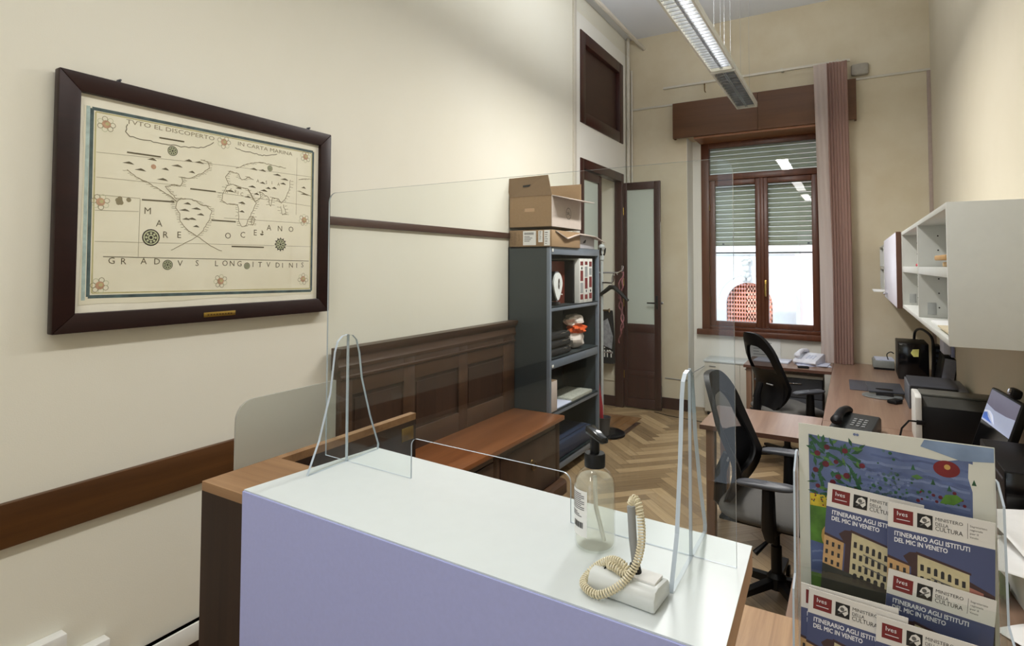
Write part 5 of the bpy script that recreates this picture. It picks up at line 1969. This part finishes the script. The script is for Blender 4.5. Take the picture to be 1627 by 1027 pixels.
mb.T = Matrix.Translation((-1.03, 7.098, 0.63)) @ Matrix.Rotation(0.03, 4, 'X')
mb.box(0, 0.325, 0, 0.002, 0, 0.30)
s = Sheet(mb, (0, -0.0003, 0), (1, 0, 0), (0, 0, 1), (0, -1, 0))
for i in range(7):
    s.rect(0.04, 0.10 + 0.17 * ((i * 7) % 5) / 5, 0.25 - i * 0.033, 0.256 - i * 0.033, 1)
single('notice_sheet', mb, [paper, grey_ink], 'white printed sheet leaning below the window sill behind the rear chair', 'paper', recalc=False, smooth=0)

# ------------------------------------------------------------------ office chairs
def make_chair(label):
    c = thing('office_chair', label, 'chair', (0, 0, 0), 0, 'black mesh office chairs')
    mb = MB()
    mb.lathe([(0.045, 0.075), (0.045, 0.13), (0.03, 0.15)], (0, 0, 0), 20)
    mb.build('base_hub', black, c, world=False)
    for k in range(5):
        a = 2 * PI * k / 5 + 0.35
        mb = MB()
        mb.T = Matrix.Rotation(a, 4, 'Z')
        mb.prism([(0.03, 0.085), (0.29, 0.07), (0.31, 0.072), (0.31, 0.09), (0.03, 0.125)], 'y', -0.018, 0.018)
        lg = mb.build('base_leg', black, c, world=False)
        mb = MB()
        mb.T = Matrix.Rotation(a, 4, 'Z')
        for sy in (-0.016, 0.016):
            mb.tube([(0.30, sy - 0.009, 0.03), (0.30, sy + 0.009, 0.03)], 0.03, 14)
        mb.tube([(0.30, 0, 0.035), (0.30, 0, 0.08)], 0.008, 8)
        mb.build('caster', black, lg, world=False)
    mb = MB()
    mb.lathe([(0.026, 0.13), (0.026, 0.28), (0.018, 0.285), (0.018, 0.42)], (0, 0, 0), 16)
    mb.build('gas_column', black, c, world=False)
    mb = MB()
    mb.box(-0.14, 0.12, -0.09, 0.09, 0.395, 0.435, 0.012)
    mb.build('tilt_mechanism', black, c, world=False)
    mb = MB()
    mb.tube([(0.05, -0.08, 0.405), (0.0, -0.20, 0.38), (-0.05, -0.25, 0.33)], [0.008, 0.008, 0.014], 8)
    mb.build('lever', black, c, world=False)
    mb = MB()
    mb.grid(lambda u, v: (0.255 * math.copysign(abs(math.cos(2 * PI * u)) ** 0.55, math.cos(2 * PI * u)) * math.sin(PI * v) ** 0.35, 0.25 * math.copysign(abs(math.sin(2 * PI * u)) ** 0.55, math.sin(2 * PI * u)) * math.sin(PI * v) ** 0.35,
                          0.475 - 0.04 * math.cos(PI * v) - 0.025 * max(0, math.cos(2 * PI * u)) ** 4 * math.sin(PI * v)), 40, 12, True)
    mb.build('seat', grey_fab, c, world=False, smooth=60)
    mb = MB()
    mb.box(-0.23, 0.2, -0.2, 0.2, 0.428, 0.445, 0.01)
    mb.build('seat_pan', black, c, world=False)

    def back(w, z):
        # w -1..1 across, z height
        t = (z - 0.50) / 0.62
        x = -0.215 + 0.055 * math.sin(PI * min(1, max(0, t / 0.55))) * 1.0 - 0.16 * max(0, t - 0.30) ** 1.15
        return Vector((x + 0.060 * w * w * (0.6 + 0.4 * t), 0.245 * w, z))

    def outline(a, k):
        s, co = math.sin(a), math.cos(a)
        e = 0.52
        ww = math.copysign(abs(co) ** e, co)
        zz = math.copysign(abs(s) ** e, s)
        wd = (0.80 + 0.20 * math.sin(PI * min(1, max(0, (0.5 + 0.5 * zz) * 0.75 + 0.12))))
        wd *= (1 - 0.16 * max(0, zz) ** 2)
        tw, tz = 0.22, 0.20 if zz > 0 else 0.16
        w = ww * (1 - k * tw) * wd
        z = 0.80 + zz * (0.325 - k * tz * (0.55 if zz > 0 else 0.9))
        return w, z
    n = 48
    mb = MB()
    V = []
    for i in range(n):
        a = 2 * PI * i / n
        w0, z0 = outline(a, 0)
        w1, z1 = outline(a, 1)
        p0, p1 = back(w0, z0), back(w1, z1)
        off = Vector((0.018, 0, 0))
        V.append([mb.bm.verts.new(q) for q in (p0 - off, p0 + off * 0.6, p1 + off * 0.6, p1 - off)])
    for i in range(n):
        A, B = V[i], V[(i + 1) % n]
        for k in range(4):
            mb.bm.faces.new((A[k], A[(k + 1) % 4], B[(k + 1) % 4], B[k]))
    bf_ = mb.build('back_frame', black, c, world=False, smooth=50)
    mb = MB()

    def net(u, v):
        a = 2 * PI * u
        w1, z1 = outline(a, 0.9)
        r = v
        return back(w1 * r, 0.80 + (z1 - 0.80) * r)
    mb.grid(net, 48, 8, True)
    mb.build('back_mesh', chair_net, c, world=False, recalc=False, smooth=60)
    mb = MB()
    mb.grid(lambda u, v: back(-0.86 + 1.72 * u, 0.53 + 0.27 * v + 0.02 * math.sin(PI * u)) + Vector((-0.018 - 0.012 * math.sin(PI * v), 0, 0)), 16, 8)
    lb_ = mb.build('lumbar_pad', black, c, world=False, recalc=False, smooth=60)
    mb = MB()
    mb.tube([back(-0.5, 0.70) + Vector((-0.05, 0, 0)), back(-0.2, 0.70) + Vector((-0.05, 0, 0))], 0.006, 6)
    mb.build('adjuster', grey_pl, lb_, world=False)
    mb = MB()
    mb.tube([(-0.10, 0, 0.41), (-0.22, 0, 0.40), (-0.275, 0, 0.45), (-0.27, 0, 0.60), (-0.235, 0, 0.70)], [0.03, 0.035, 0.035, 0.03, 0.022], 10)
    mb.build('back_bar', black, c, world=False)
    for sy in (-1, 1):
        mb = MB()
        mb.tube([(0.02, sy * 0.16, 0.425), (0.02, sy * 0.27, 0.43), (0.02, sy * 0.285, 0.47), (0.02, sy * 0.285, 0.655)], [0.022, 0.026, 0.034, 0.028], 10)
        ar = mb.build('armrest', black, c, world=False)
        mb = MB()
        mb.T = Matrix.Translation((0.01, sy * 0.285, 0.66))
        mb.grid(lambda u, v: (0.135 * math.copysign(abs(math.cos(2 * PI * u)) ** 0.5, math.cos(2 * PI * u)) * math.sin(PI * v) ** 0.3, 0.042 * math.copysign(abs(math.sin(2 * PI * u)) ** 0.6, math.sin(2 * PI * u)) * math.sin(PI * v) ** 0.3, 0.012 - 0.013 * math.cos(PI * v) + 0.008 * math.cos(2 * PI * u)), 32, 8, True)
        mb.build('arm_pad', dgrey, ar, world=False, smooth=60)
    return c


chair_net = translucent('chair netting', rgb(26, 26, 28), 0.1, 0.32)
ch1 = make_chair('black mesh office chair in front of the side desk, closest to the white counter')
bpy.context.view_layer.update()
ch2 = copy_tree(ch1)
ch2['label'] = 'black mesh office chair at the desk under the window'
ch1.location, ch1.rotation_euler = (-0.352, 3.225, 0), (0, 0, math.radians(-4))
ch2.location, ch2.rotation_euler = (-0.50, 5.47, 0), (0, 0, math.radians(38))

# ------------------------------------------------------------------ things on the desks
def slab(mb, c, w, d, h, rx=0.0, ry=0.0, rz=0.0, bev=0.0):
    mb.T = Matrix.Translation(c) @ Matrix.Rotation(rz, 4, 'Z') @ Matrix.Rotation(ry, 4, 'Y') @ Matrix.Rotation(rx, 4, 'X')
    mb.box(-w / 2, w / 2, -d / 2, d / 2, 0, h, bev)
    mb.T = Matrix.Identity(4)
    return mb


def telephone(label, loc, rz, m_body, m_set, m_key):
    t = thing('telephone', label, 'telephone', loc, rz)
    t.scale = (1.2, 1.2, 1.2)
    mb = MB()
    mb.prism([(-0.11, 0.0), (0.10, 0.0), (0.11, 0.012), (0.10, 0.03), (-0.08, 0.075), (-0.11, 0.06)], 'x', -0.09, 0.09)
    bmesh.ops.bevel(mb.bm, geom=list(mb.bm.edges), offset=0.005, segments=2, affect='EDGES', profile=0.5)
    mb.bm.transform(Matrix.Rotation(PI, 4, 'Z'))
    mb.build('body', m_body, t, world=False)
    mb = MB()
    def hs(u, v):
        e = min(v, 1 - v)
        r = 0.021 + 0.008 * max(0, 1 - e / 0.22)
        rc = math.sqrt(max(0.02, 1 - max(0, 1 - e / 0.06) ** 2))
        zc = 0.070 + 0.020 * (v - 0.5) + 0.022 * math.sin(PI * v)
        return (-0.058 + r * rc * math.cos(2 * PI * u), -0.105 + 0.21 * v, zc + r * 0.8 * rc * math.sin(2 * PI * u))
    mb.grid(hs, 16, 20, True)
    mb.build('handset', m_set, t, world=False, smooth=60)
    for r in range(4):
        for c in range(3):
            mb = MB()
            mb.T = Matrix.Translation((0.0 + c * 0.024, -0.05 + r * 0.022, 0.0405 + r * 0.0052 + 0.001))
            mb.box(-0.008, 0.008, -0.006, 0.006, 0, 0.006, 0.002)
            mb.build('key', m_key, t, world=False)
    mb = MB()
    mb.T = Matrix.Translation((0.022, 0.058, 0.062)) @ Matrix.Rotation(0.24, 4, 'X')
    mb.box(-0.038, 0.038, -0.014, 0.018, 0, 0.006, 0.002)
    mb.build('display', plain('display olive', rgb(176, 178, 140), 0.3), t, world=False)
    return t


telephone('dark desk telephone lying near the top edge of the painted card', (-0.0, 4.0, HD + 0.001), -0.25, plain('phone graphite', rgb(52, 54, 54), 0.4), black, grey_pl)
telephone('white telephone on papers at the window desk', (-0.385, 6.47, HD + 0.018), -0.3, plain('phone white', rgb(222, 224, 234), 0.4), plain('phone white', rgb(222, 224, 234), 0.4), paper_blue)
mb = MB()
slab(mb, (-0.36, 6.46, HD + 0.001), 0.30, 0.24, 0.008, rz=0.25)
slab(mb, (-0.34, 6.46, HD + 0.0095), 0.26, 0.22, 0.006, rz=-0.1)
single('paper_pile', mb, paper_blue, 'white sheets under the white telephone', 'papers', smooth=0)
mb = MB()
slab(mb, (-0.72, 6.50, HD + 0.001), 0.33, 0.24, 0.016, rz=-0.08, bev=0.003)
single('writing_pad', mb, [plain('pad cover', rgb(214, 220, 236), 0.4)], 'pale pad lying on the window desk beside the rear chair back', 'pad')
mb = MB()
slab(mb, (-0.42, 6.21, HD + 0.001), 0.10, 0.05, 0.018, rz=0.2, bev=0.008)
single('glasses_case', mb, black_fab, 'small dark pouch at the edge of the window desk', 'case')

# printer with white side panel and black front
pr = thing('printer', 'bulky printer with white side and black front on the desk near the small monitor', 'printer', (0.47, 4.15, HD))
mb = MB()
mb.prism([(3.93, HD + 0.001), (4.17, HD + 0.001), (4.17, HD + 0.26), (3.96, HD + 0.27), (3.93, HD + 0.255)], 'x', 0.29, 0.322)
bmesh.ops.bevel(mb.bm, geom=list(mb.bm.edges), offset=0.006, segments=2, affect='EDGES', profile=0.5)
mb.build('side_panel', white_pl, pr)
mb = MB()
mb.box(0.3225, 0.665, 3.945, 4.17, HD + 0.001, HD + 0.205, 0.004)
mb.build('front_panel', black, pr)
mb = MB()
mb.prism([(3.945, HD + 0.206), (4.17, HD + 0.206), (4.17, HD + 0.25), (4.0, HD + 0.25)], 'x', 0.3225, 0.665)
mb.build('control_panel', plain('panel taupe', rgb(66, 66, 62), 0.4), pr)
mb = MB()
mb.box(0.3225, 0.665, 4.02, 4.17, HD + 0.2505, HD + 0.264, 0.004)
mb.build('lid', plain('lid grey', rgb(96, 96, 90), 0.4), pr)
mb = MB()
mb.tube([(0.30, 3.935, HD + 0.12), (0.26, 3.91, HD + 0.125), (0.225, 3.90, HD + 0.08), (0.215, 3.90, HD + 0.03), (0.225, 3.92, HD + 0.006)], 0.005, 6)
mb.box(0.295, 0.335, 3.922, 3.9295, HD + 0.105, HD + 0.13, 0.003)
mb.build('power_cord', black, pr)
ad_ = thing('power_adapter', 'white plug adapter lying on the desk beside the printer', 'adapter', (0.26, 3.85, HD))
mb = MB()
slab(mb, (0.26, 3.85, HD + 0.001), 0.055, 0.075, 0.035, rz=0.4, bev=0.006)
mb.build('body', white_pl, ad_)
mb = MB()
mb.tube([(0.235, 3.83, HD + 0.012), (0.215, 3.78, HD + 0.006), (0.22, 3.70, HD + 0.005)], 0.004, 6)
mb.build('cord', white_pl, ad_)
# second machine
p2 = thing('scanner', 'low black scanner with grey corners standing behind the printer', 'scanner', (0.50, 5.0, HD))
mb = MB()
mb.box(0.335, 0.60, 4.85, 5.22, HD + 0.001, HD + 0.155, 0.006)
mb.build('body', black, p2)
for a, b in ((0.322, 0.3345), (0.6005, 0.655)):
    mb = MB()
    mb.box(a, b, 4.842, 5.22, HD + 0.001, HD + 0.162, 0.010)
    mb.build('end_cheek', plain('cheek grey', rgb(104, 108, 116), 0.4), p2)
mb = MB()
mb.prism([(4.86, HD + 0.156), (5.22, HD + 0.156), (5.22, HD + 0.172), (4.90, HD + 0.172)], 'x', 0.3345, 0.60)
mb.build('lid', dgrey, p2)
# tower computer with note
tw = thing('tower_computer', 'black tower computer with a yellow note stuck on it', 'computer', (0.45, 6.2, HD))
mb = MB()
mb.box(0.335, 0.555, 6.07, 6.45, HD + 0.001, HD + 0.315, 0.004)
mb.build('case', black, tw)
mb = MB()
mb.box(0.337, 0.553, 6.062, 6.0695, HD + 0.003, HD + 0.312, 0.003)
mb.build('front', black_gloss, tw)
mb = MB()
mb.face([(0.425, 6.059, 0.945), (0.44, 6.057, 0.975), (0.485, 6.058, 0.98), (0.48, 6.055, 0.915), (0.445, 6.054, 0.912)])
nt_ = mb.build('sticky_note', plain('note yellow', rgb(222, 220, 130), 0.7), tw, recalc=False, smooth=0)
nt_.modifiers.new('thickness', 'SOLIDIFY').thickness = 0.001
mb = MB()
mb.box(0.345, 0.365, 6.058, 6.062, 1.008, 1.012)
mb.build('badge', grey_pl, tw)
mb = MB()
pts = [(0.48, 6.47, HD + 0.25), (0.49, 6.46, HD + 0.38), (0.53, 6.3, HD + 0.42), (0.58, 6.1, HD + 0.37), (0.582, 6.05, HD + 0.25), (0.579, 6.045, HD + 0.10), (0.576, 6.045, HD + 0.012)]
mb.tube(spline([Vector(p) for p in pts], 6), 0.011, 8)
single('thick_cable', mb, black, 'thick black cable arching down beside the black tower computer', 'cable')
sw = thing('network_switch', 'black upright box with small ports behind the slanted grey unit', 'network box', (0.615, 6.12, HD))
mb = MB()
mb.box(0.598, 0.645, 6.09, 6.30, HD + 0.001, HD + 0.30, 0.003)
mb.build('case', black, sw)
for k in range(6):
    mb = MB()
    mb.box(0.605, 0.632, 6.087, 6.09, HD + 0.03 + k * 0.045, HD + 0.052 + k * 0.045, 0.001)
    mb.build('port', plain('port slate', rgb(54, 66, 84), 0.4), sw)
sl = thing('slim_computer', 'slim grey computer leaning towards the wall beside the black tower', 'computer', (0.63, 5.75, HD))
mb = MB()
mb.T = Matrix.Translation((0.575, 5.62, HD + 0.0165)) @ Matrix.Rotation(0.16, 4, 'Y')
mb.box(0, 0.088, 0, 0.36, 0, 0.255, 0.003)
mb.build('case', black, sl)
mb = MB()
mb.T = Matrix.Translation((0.575, 5.62, HD + 0.0165)) @ Matrix.Rotation(0.16, 4, 'Y')
mb.box(0.001, 0.080, -0.006, -0.0005, 0.004, 0.252, 0.002)
mb.build('front', plain('slate grey front', rgb(120, 124, 138), 0.4), sl)
mb = MB()
mb.T = Matrix.Translation((0.62, 5.66, HD + 0.292))
mb.box(-0.01, 0.035, -0.02, 0.20, 0, 0.11, 0.002)
mb.mat(1).box(0.038, 0.06, -0.02, 0.20, -0.02, 0.10, 0.002)
single('tissue_box', mb, [paper_blue, plain('lavender card', rgb(150, 156, 196), 0.6)], 'pale blue paper boxes perched on the leaning grey computer', 'box')
# small printer by the window wall
p3 = thing('label_printer', 'small grey printer with paper on top by the window wall', 'printer', (0.25, 6.6, HD))
mb = MB()
mb.box(0.155, 0.33, 6.50, 6.74, HD + 0.018, HD + 0.085, 0.008)
mb.build('body', plain('printer grey', rgb(136, 140, 136), 0.45), p3)
mb = MB()
mb.box(0.165, 0.33, 6.51, 6.73, HD + 0.001, HD + 0.018)
mb.build('base', black, p3)
mb = MB()
slab(mb, (0.25, 6.62, HD + 0.086), 0.15, 0.20, 0.012, rz=0.06)
mb.build('paper_stack', paper_blue, p3, smooth=0)
mb = MB()
mb.tube(spline([Vector(p) for p in ((0.28, 6.52, HD + 0.10), (0.27, 6.50, HD + 0.15), (0.30, 6.50, HD + 0.175), (0.325, 6.52, HD + 0.16))], 6), 0.005, 6)
mb.build('cord', black, p3)
mb = MB()
slab(mb, (0.06, 5.56, HD + 0.0005), 0.19, 0.44, 0.006, rz=0.02, bev=0.002)
single('desk_pad', mb, plain('pad slate', rgb(74, 74, 82), 0.6), 'dark grey rectangular mat lying on the far desk run', 'mat')
dm = thing('tilted_display', 'small dark display leaning back on an oval base on the far desk run', 'display', (0.20, 5.15, HD))
mb = MB()
mb.T = Matrix.Translation((0.18, 5.17, HD + 0.001)) @ Matrix.Diagonal((1.2, 1.0, 1, 1))
mb.lathe([(0.108, 0), (0.11, 0.004), (0.106, 0.012), (0.03, 0.018)], (0, 0, 0), 36)
mb.build('base', plain('base grey', rgb(112, 116, 116), 0.3), dm)
mb = MB()
mb.prism([(5.12, HD + 0.016), (5.20, HD + 0.016), (5.25, HD + 0.05), (5.22, HD + 0.055)], 'x', 0.14, 0.25)
mb.build('neck', black, dm)
mb = MB()
slab(mb, (0.20, 5.27, HD + 0.045), 0.23, 0.20, 0.014, rx=0.18, rz=0.1, bev=0.003)
mb.build('screen', dgrey, dm)
mb = MB()
slab(mb, (0.25, 4.98, HD + 0.001), 0.065, 0.10, 0.028, rz=-0.5, bev=0.01)
single('computer_mouse', mb, black, 'black computer mouse beside the oval display base', 'mouse')

# monitor facing the front chair
mo = thing('monitor', 'dark-framed monitor with webcam showing a pale blue picture by the wall', 'monitor', (0.60, 3.42, HD))
mdir = Vector((-0.10, 1.0, 0)).normalized()
mnor = Vector((-1.0, -0.10, 0)).normalized()
mup = (Vector((0, 0, 1)) - mnor * 0.30).normalized()
mn2 = mdir.cross(mup)
if mn2.dot(mnor) < 0:
    mn2 = -mn2
mo0 = Vector((0.535, 3.28, 0.80))
MT = Matrix(((mdir.x, mup.x, mn2.x, mo0.x), (mdir.y, mup.y, mn2.y, mo0.y), (mdir.z, mup.z, mn2.z, mo0.z), (0, 0, 0, 1)))
mb = MB()
mb.T = MT
mb.box(-0.02, 0.385, -0.01, 0.315, -0.03, 0.0, 0.006)
mb.build('casing', black, mo)
mb = MB()
s = Sheet(mb, mo0, mdir, mup, mn2, 0.0004)
s.rect(0.0, 0.372, 0.15, 0.305, 0, 2)
s.poly([(0.0, 0.15), (0.372, 0.15), (0.372, 0.232), (0.25, 0.222), (0.1, 0.226), (0.0, 0.236)], 1, 3)
s.poly([(0.23, 0.16), (0.366, 0.158), (0.368, 0.186), (0.33, 0.196), (0.30, 0.178)], 2, 4)
s.poly([(0.20, 0.158), (0.27, 0.185), (0.32, 0.200), (0.366, 0.192), (0.366, 0.2), (0.30, 0.208), (0.25, 0.195)], 3, 5)
mb.build('screen_image', [plain('screen violet', rgb(104, 100, 124), 0.3, var=0.02, emit=0.45), plain('screen pale', rgb(176, 186, 214), 0.3, var=0.02, emit=0.45), plain('screen blue', rgb(64, 104, 190), 0.3, var=0.1, emit=0.45), plain('screen white', rgb(226, 232, 250), 0.3, emit=0.5)], mo, recalc=False, smooth=0)
mb = MB()
mb.T = MT
mb.box(0.0, 0.372, 0.005, 0.148, 0.0, 0.0012)
mb.build('lower_screen', black_gloss, mo)
mb = MB()
mb.tube([(0.665, 3.42, HD + 0.015), (0.655, 3.42, HD + 0.16)], 0.018, 10)
mb.box(0.56, 0.67, 3.33, 3.51, HD + 0.001, HD + 0.015, 0.004)
mb.build('stand', black, mo)
wc = thing('webcam', 'black webcam clipped to the top of the dark-framed monitor', 'webcam', (0.68, 3.35, 1.09))
mb = MB()
mb.T = MT @ Matrix.Translation((0.125, 0.316, 0.0))
mb.box(-0.035, 0.035, 0.0, 0.045, -0.028, 0.012, 0.014)
mb.build('body', black, wc)
mb = MB()
mb.T = MT @ Matrix.Translation((0.125, 0.316 + 0.024, 0.012))
mb.lathe([(0.014, 0), (0.013, 0.006), (0.006, 0.007)], (0, 0, 0), 16)
mb.build('lens', chrome, wc)
# black computer case near the stand
pc = thing('computer_case', 'large black computer case on the desk just behind the brochure stand', 'computer', (0.56, 2.85, HD))
mb = MB()
mb.box(0.445, 0.67, 2.62, 3.06, HD + 0.001, HD + 0.275, 0.005)
mb.build('case', black, pc)
mb = MB()
mb.box(0.447, 0.668, 2.614, 2.6195, HD + 0.004, HD + 0.272, 0.003)
mb.build('front', black_gloss, pc)
mb = MB()
mb.box(0.442, 0.445, 2.63, 3.05, HD + 0.24, HD + 0.246)
mb.build('trim_line', dgrey, pc)
# loose papers at the desk end
rnd = random.Random(5)
for k, (x, y, z, rz, w, d, am, lb) in enumerate(((0.50, 2.36, HD + 0.155, 0.25, 0.23, 0.30, 0.022, 'topmost curled white sheet on the loose paper pile by the brochure stand'),
                                                 (0.47, 2.27, HD + 0.122, -0.35, 0.24, 0.30, 0.009, 'white sheet just below the curled topmost one on the loose paper pile'),
                                                 (0.47, 1.985, HD + 0.020, 0.5, 0.21, 0.26, 0.016, 'white sheet flat on the desk in front of the leaflet stack'))):
    mb = MB()
    mb.T = Matrix.Translation((x, y, z)) @ Matrix.Rotation(rz, 4, 'Z')
    ph = rnd.uniform(0, 6)
    mb.grid(lambda u, v: (w * (u - 0.5), d * (v - 0.5), am * (0.6 * math.sin(3 * u + ph) + 0.5 * math.cos(4 * v + ph) + 0.2 * math.sin(8 * u + 5 * v) + (1.6 * (u ** 3 + v ** 3) if k == 0 else 0))), 12, 14)
    o = single('loose_sheet', mb, paper, lb, 'paper', 'loose white sheets', recalc=False)
    o.modifiers.new('thickness', 'SOLIDIFY').thickness = 0.0012
mb = MB()
slab(mb, (0.50, 2.33, HD + 0.001), 0.21, 0.29, 0.105, rz=0.1, bev=0.003)
single('leaflet_stack', mb, white_pl, 'white stack of leaflets under the loose sheets on the desk', 'leaflets', smooth=0)
mb = MB()
mb.grid(crumple((0.36, 2.27, HD + 0.032), (0.03, 0.08, 0.031), 21, 0.1), 20, 10, True)
single('fabric_pouch', mb, plain('leaf green cloth', rgb(70, 100, 44), 0.8, var=0.3), 'small green cloth pouch on the desk beside the white leaflet stack', 'pouch')

# ------------------------------------------------------------------ wall cabinets
WZ0, WZ1, WX0, WX1 = 1.465, 1.887, 0.24, XR - 0.001
TH = 0.018


def open_unit(label, y0, y1, ndiv):
    w = thing('wall_cabinet', label, 'cabinet', ((WX0 + WX1) / 2, (y0 + y1) / 2, WZ0), 0, 'wall cabinets over the desks')
    for yy in (y0, y1 - TH):
        mb = MB()
        mb.box(WX0, WX1, yy, yy + TH, WZ0, WZ1, 0.001)
        mb.build('side_panel', plain('cabinet white', rgb(208, 209, 203), 0.4, var=0.015), w)
    for nm, zz in (('bottom_panel', WZ0), ('top_panel', WZ1 - TH)):
        mb = MB()
        mb.box(WX0, WX1, y0 + TH, y1 - TH, zz, zz + TH, 0.001)
        mb.build(nm, plain('cabinet white', rgb(208, 209, 203), 0.4, var=0.015), w)
    mb = MB()
    mb.box(WX1 - 0.008, WX1, y0 + TH, y1 - TH, WZ0 + TH, WZ1 - TH)
    mb.build('back_panel', plain('cabinet white', rgb(208, 209, 203), 0.4, var=0.015), w)
    ys = [y0 + (y1 - y0) * i / ndiv for i in range(ndiv + 1)]
    for yy in ys[1:-1]:
        mb = MB()
        mb.box(WX0, WX1 - 0.008, yy - TH / 2, yy + TH / 2, WZ0 + TH, WZ1 - TH, 0.001)
        mb.build('divider', plain('cabinet white', rgb(208, 209, 203), 0.4, var=0.015), w)
    for a, b in zip(ys, ys[1:]):
        mb = MB()
        mb.box(WX0, WX1 - 0.008, a + TH, b - TH, 1.665, 1.665 + 0.03, 0.001)
        mb.build('shelf', plain('cabinet white', rgb(208, 209, 203), 0.4, var=0.015), w)
    for yy in ys[1:]:
        yf = yy - (TH / 2 if yy < y1 else TH)
        for xx in (WX0 + 0.04, WX1 - 0.09):
            for k in range(6):
                if abs(WZ0 + 0.06 + k * 0.06 - 1.68) < 0.03:
                    continue
                mb = MB()
                mb.lathe([(0.003, 0), (0.003, 0.001)], (0, 0, 0), 8)
                mb.bm.transform(Matrix.Translation((xx + 0.03, yf - 0.0005, WZ0 + 0.06 + k * 0.06)) @ Matrix.Rotation(PI / 2, 4, 'X'))
                mb.build('peg_hole', ink, w)
        mb = MB()
        mb.box(WX0 + 0.03, WX0 + 0.06, yf - 0.003, yf, WZ0 + 0.03, WZ0 + 0.08, 0.001)
        mb.build('fixing_plate', plain('plate grey', rgb(172, 174, 172), 0.4), w)
    return w


open_unit('open white wall cabinet with shelves, its plain end panel facing the counter', 2.09, 3.865, 2)
w2 = thing('wall_cabinet', 'wall cabinet with a white brown-edged door between the two open ones', 'cabinet', (0.46, 4.6, WZ0), 0, 'wall cabinets over the desks')
mb = MB()
mb.box(WX0, WX1, 3.87, 5.35, WZ0, WZ1)
mb.build('body', plain('cabinet white', rgb(208, 209, 203), 0.4, var=0.015), w2)
mb = MB()
mb.box(WX0 - 0.024, WX0 - 0.002, 3.885, 5.345, WZ0 - 0.006, WZ1 + 0.004, 0.001)
mb.mat(1).box(WX0 - 0.026, WX0 - 0.001, 3.88, 3.885, WZ0 - 0.006, WZ1 + 0.004)
dr = mb.build('door', [plain('door lilac white', rgb(222, 220, 232), 0.35, var=0.01), wood('door edge brown', rgb(92, 60, 44), rgb(110, 74, 56), 'z', 20, 0.4)], w2)
mb = MB()
mb.box(WX0 - 0.05, WX0 - 0.024, 4.9, 5.1, WZ0 + 0.03, WZ0 + 0.04, 0.002)
mb.build('handle', chrome, dr)
open_unit('open white wall cabinet next to the window wall', 5.355, 6.80, 2)
# contents
grp = 'things in the open wall cabinets'
U = 1.6955
mb = MB()
mb.box(0.26, 0.55, 2.112, 2.145, U, U + 0.15, 0.003)
mb.box(0.26, 0.54, 2.147, 2.165, U, U + 0.14, 0.003)
single('book', mb, [plain('blue grey cover', rgb(120, 140, 156), 0.5)], 'pale blue-grey volumes upright behind the end panel of the front wall cabinet', 'book')
for k, (z, x0, col, lb) in enumerate(((0.0, 0.275, rgb(206, 176, 130), 'lowest buff envelope stacked in the upper wall cabinet bay'), (0.022, 0.25, rgb(190, 150, 96), 'brown envelope sticking out over the buff one in the upper bay'), (0.05, 0.30, rgb(228, 222, 206), 'cream folder on the brown envelope in the upper bay'), (0.085, 0.32, rgb(70, 52, 44), 'dark brown folder topmost in the upper wall cabinet bay'))):
    mb = MB()
    mb.T = Matrix.Translation((0, 0, U + z + 0.001)) @ Matrix.Rotation(-0.02 - 0.02 * k, 4, 'X')
    mb.T = Matrix.Identity(4)
    mb.box(x0, 0.58, 2.20 + 0.03 * k, 2.52 - 0.02 * k, U + z + 0.001, U + z + 0.018, 0.004)
    single('envelope', mb, plain('envelope tone %d' % k, col, 0.7), lb, 'envelope')
mb = MB()
mb.box(0.27, 0.42, 3.20, 3.45, U + 0.001, U + 0.014, 0.003)
single('red_notebook', mb, plain('notebook red', rgb(190, 60, 72), 0.6), 'thin red notebook lying in the upper bay next to the door', 'notebook')
mb = MB()
mb.box(0.262, 0.30, 2.985, 3.06, WZ0 + TH + 0.001, WZ0 + 0.105, 0.006)
single('pencil_holder', mb, black, 'small black holder in the lower bay beside the divider', 'holder')
for k, (y0, y1, x0, z, mt, lb) in enumerate(((2.35, 2.75, 0.26, 0, paper, 'white sheets lying in the lower bay behind the end panel'), (2.18, 2.45, 0.25, 0.007, plain('buff paper', rgb(214, 200, 168), 0.7), 'buff sheet on the white sheets in the lower bay'))):
    mb = MB()
    mb.box(x0, x0 + 0.2, y0, y1, WZ0 + TH + 0.001 + z, WZ0 + TH + 0.006 + z)
    single('paper_sheets', mb, mt, lb, 'papers', smooth=0)
mb = MB()
mb.box(0.15, 0.40, 5.60, 6.0, WZ0 + TH + 0.001, WZ0 + TH + 0.01)
single('paper_tray', mb, paper, 'white sheets sticking out of the wall cabinet next to the window', 'papers', smooth=0)
mb = MB()
mb.box(0.25, 0.42, 5.40, 5.60, WZ0 + TH + 0.001, WZ0 + TH + 0.12, 0.004)
single('archive_box', mb, plain('grey green board', rgb(120, 132, 120), 0.6), 'grey-green box in the wall cabinet next to the window', 'box')
mb = MB()
mb.tube([(-1.99, 6.58, 0.004), (-1.80, 6.50, 0.004), (-1.5, 6.45, 0.004), (-1.2, 6.40, 0.004), (-0.95, 6.45, 0.004), (-0.7, 6.6, 0.004)], 0.004, 6)
single('floor_cable', mb, black, 'thin dark cable lying on the parquet from the open door towards the window desk', 'cable')
mb = MB()
mb.tube([(-1.93, YF - 0.006, 0.36), (-1.75, YF - 0.006, 0.355), (NL + 0.0, YF - 0.006, 0.36), (NL + 0.012, YF + 0.05, 0.37), (NL + 0.012, 7.0, 0.42), (-1.50, 7.09, 0.52)], 0.005, 6)
single('wall_cable', mb, grey_pl, 'grey cable running low along the window wall into the niche', 'cable')
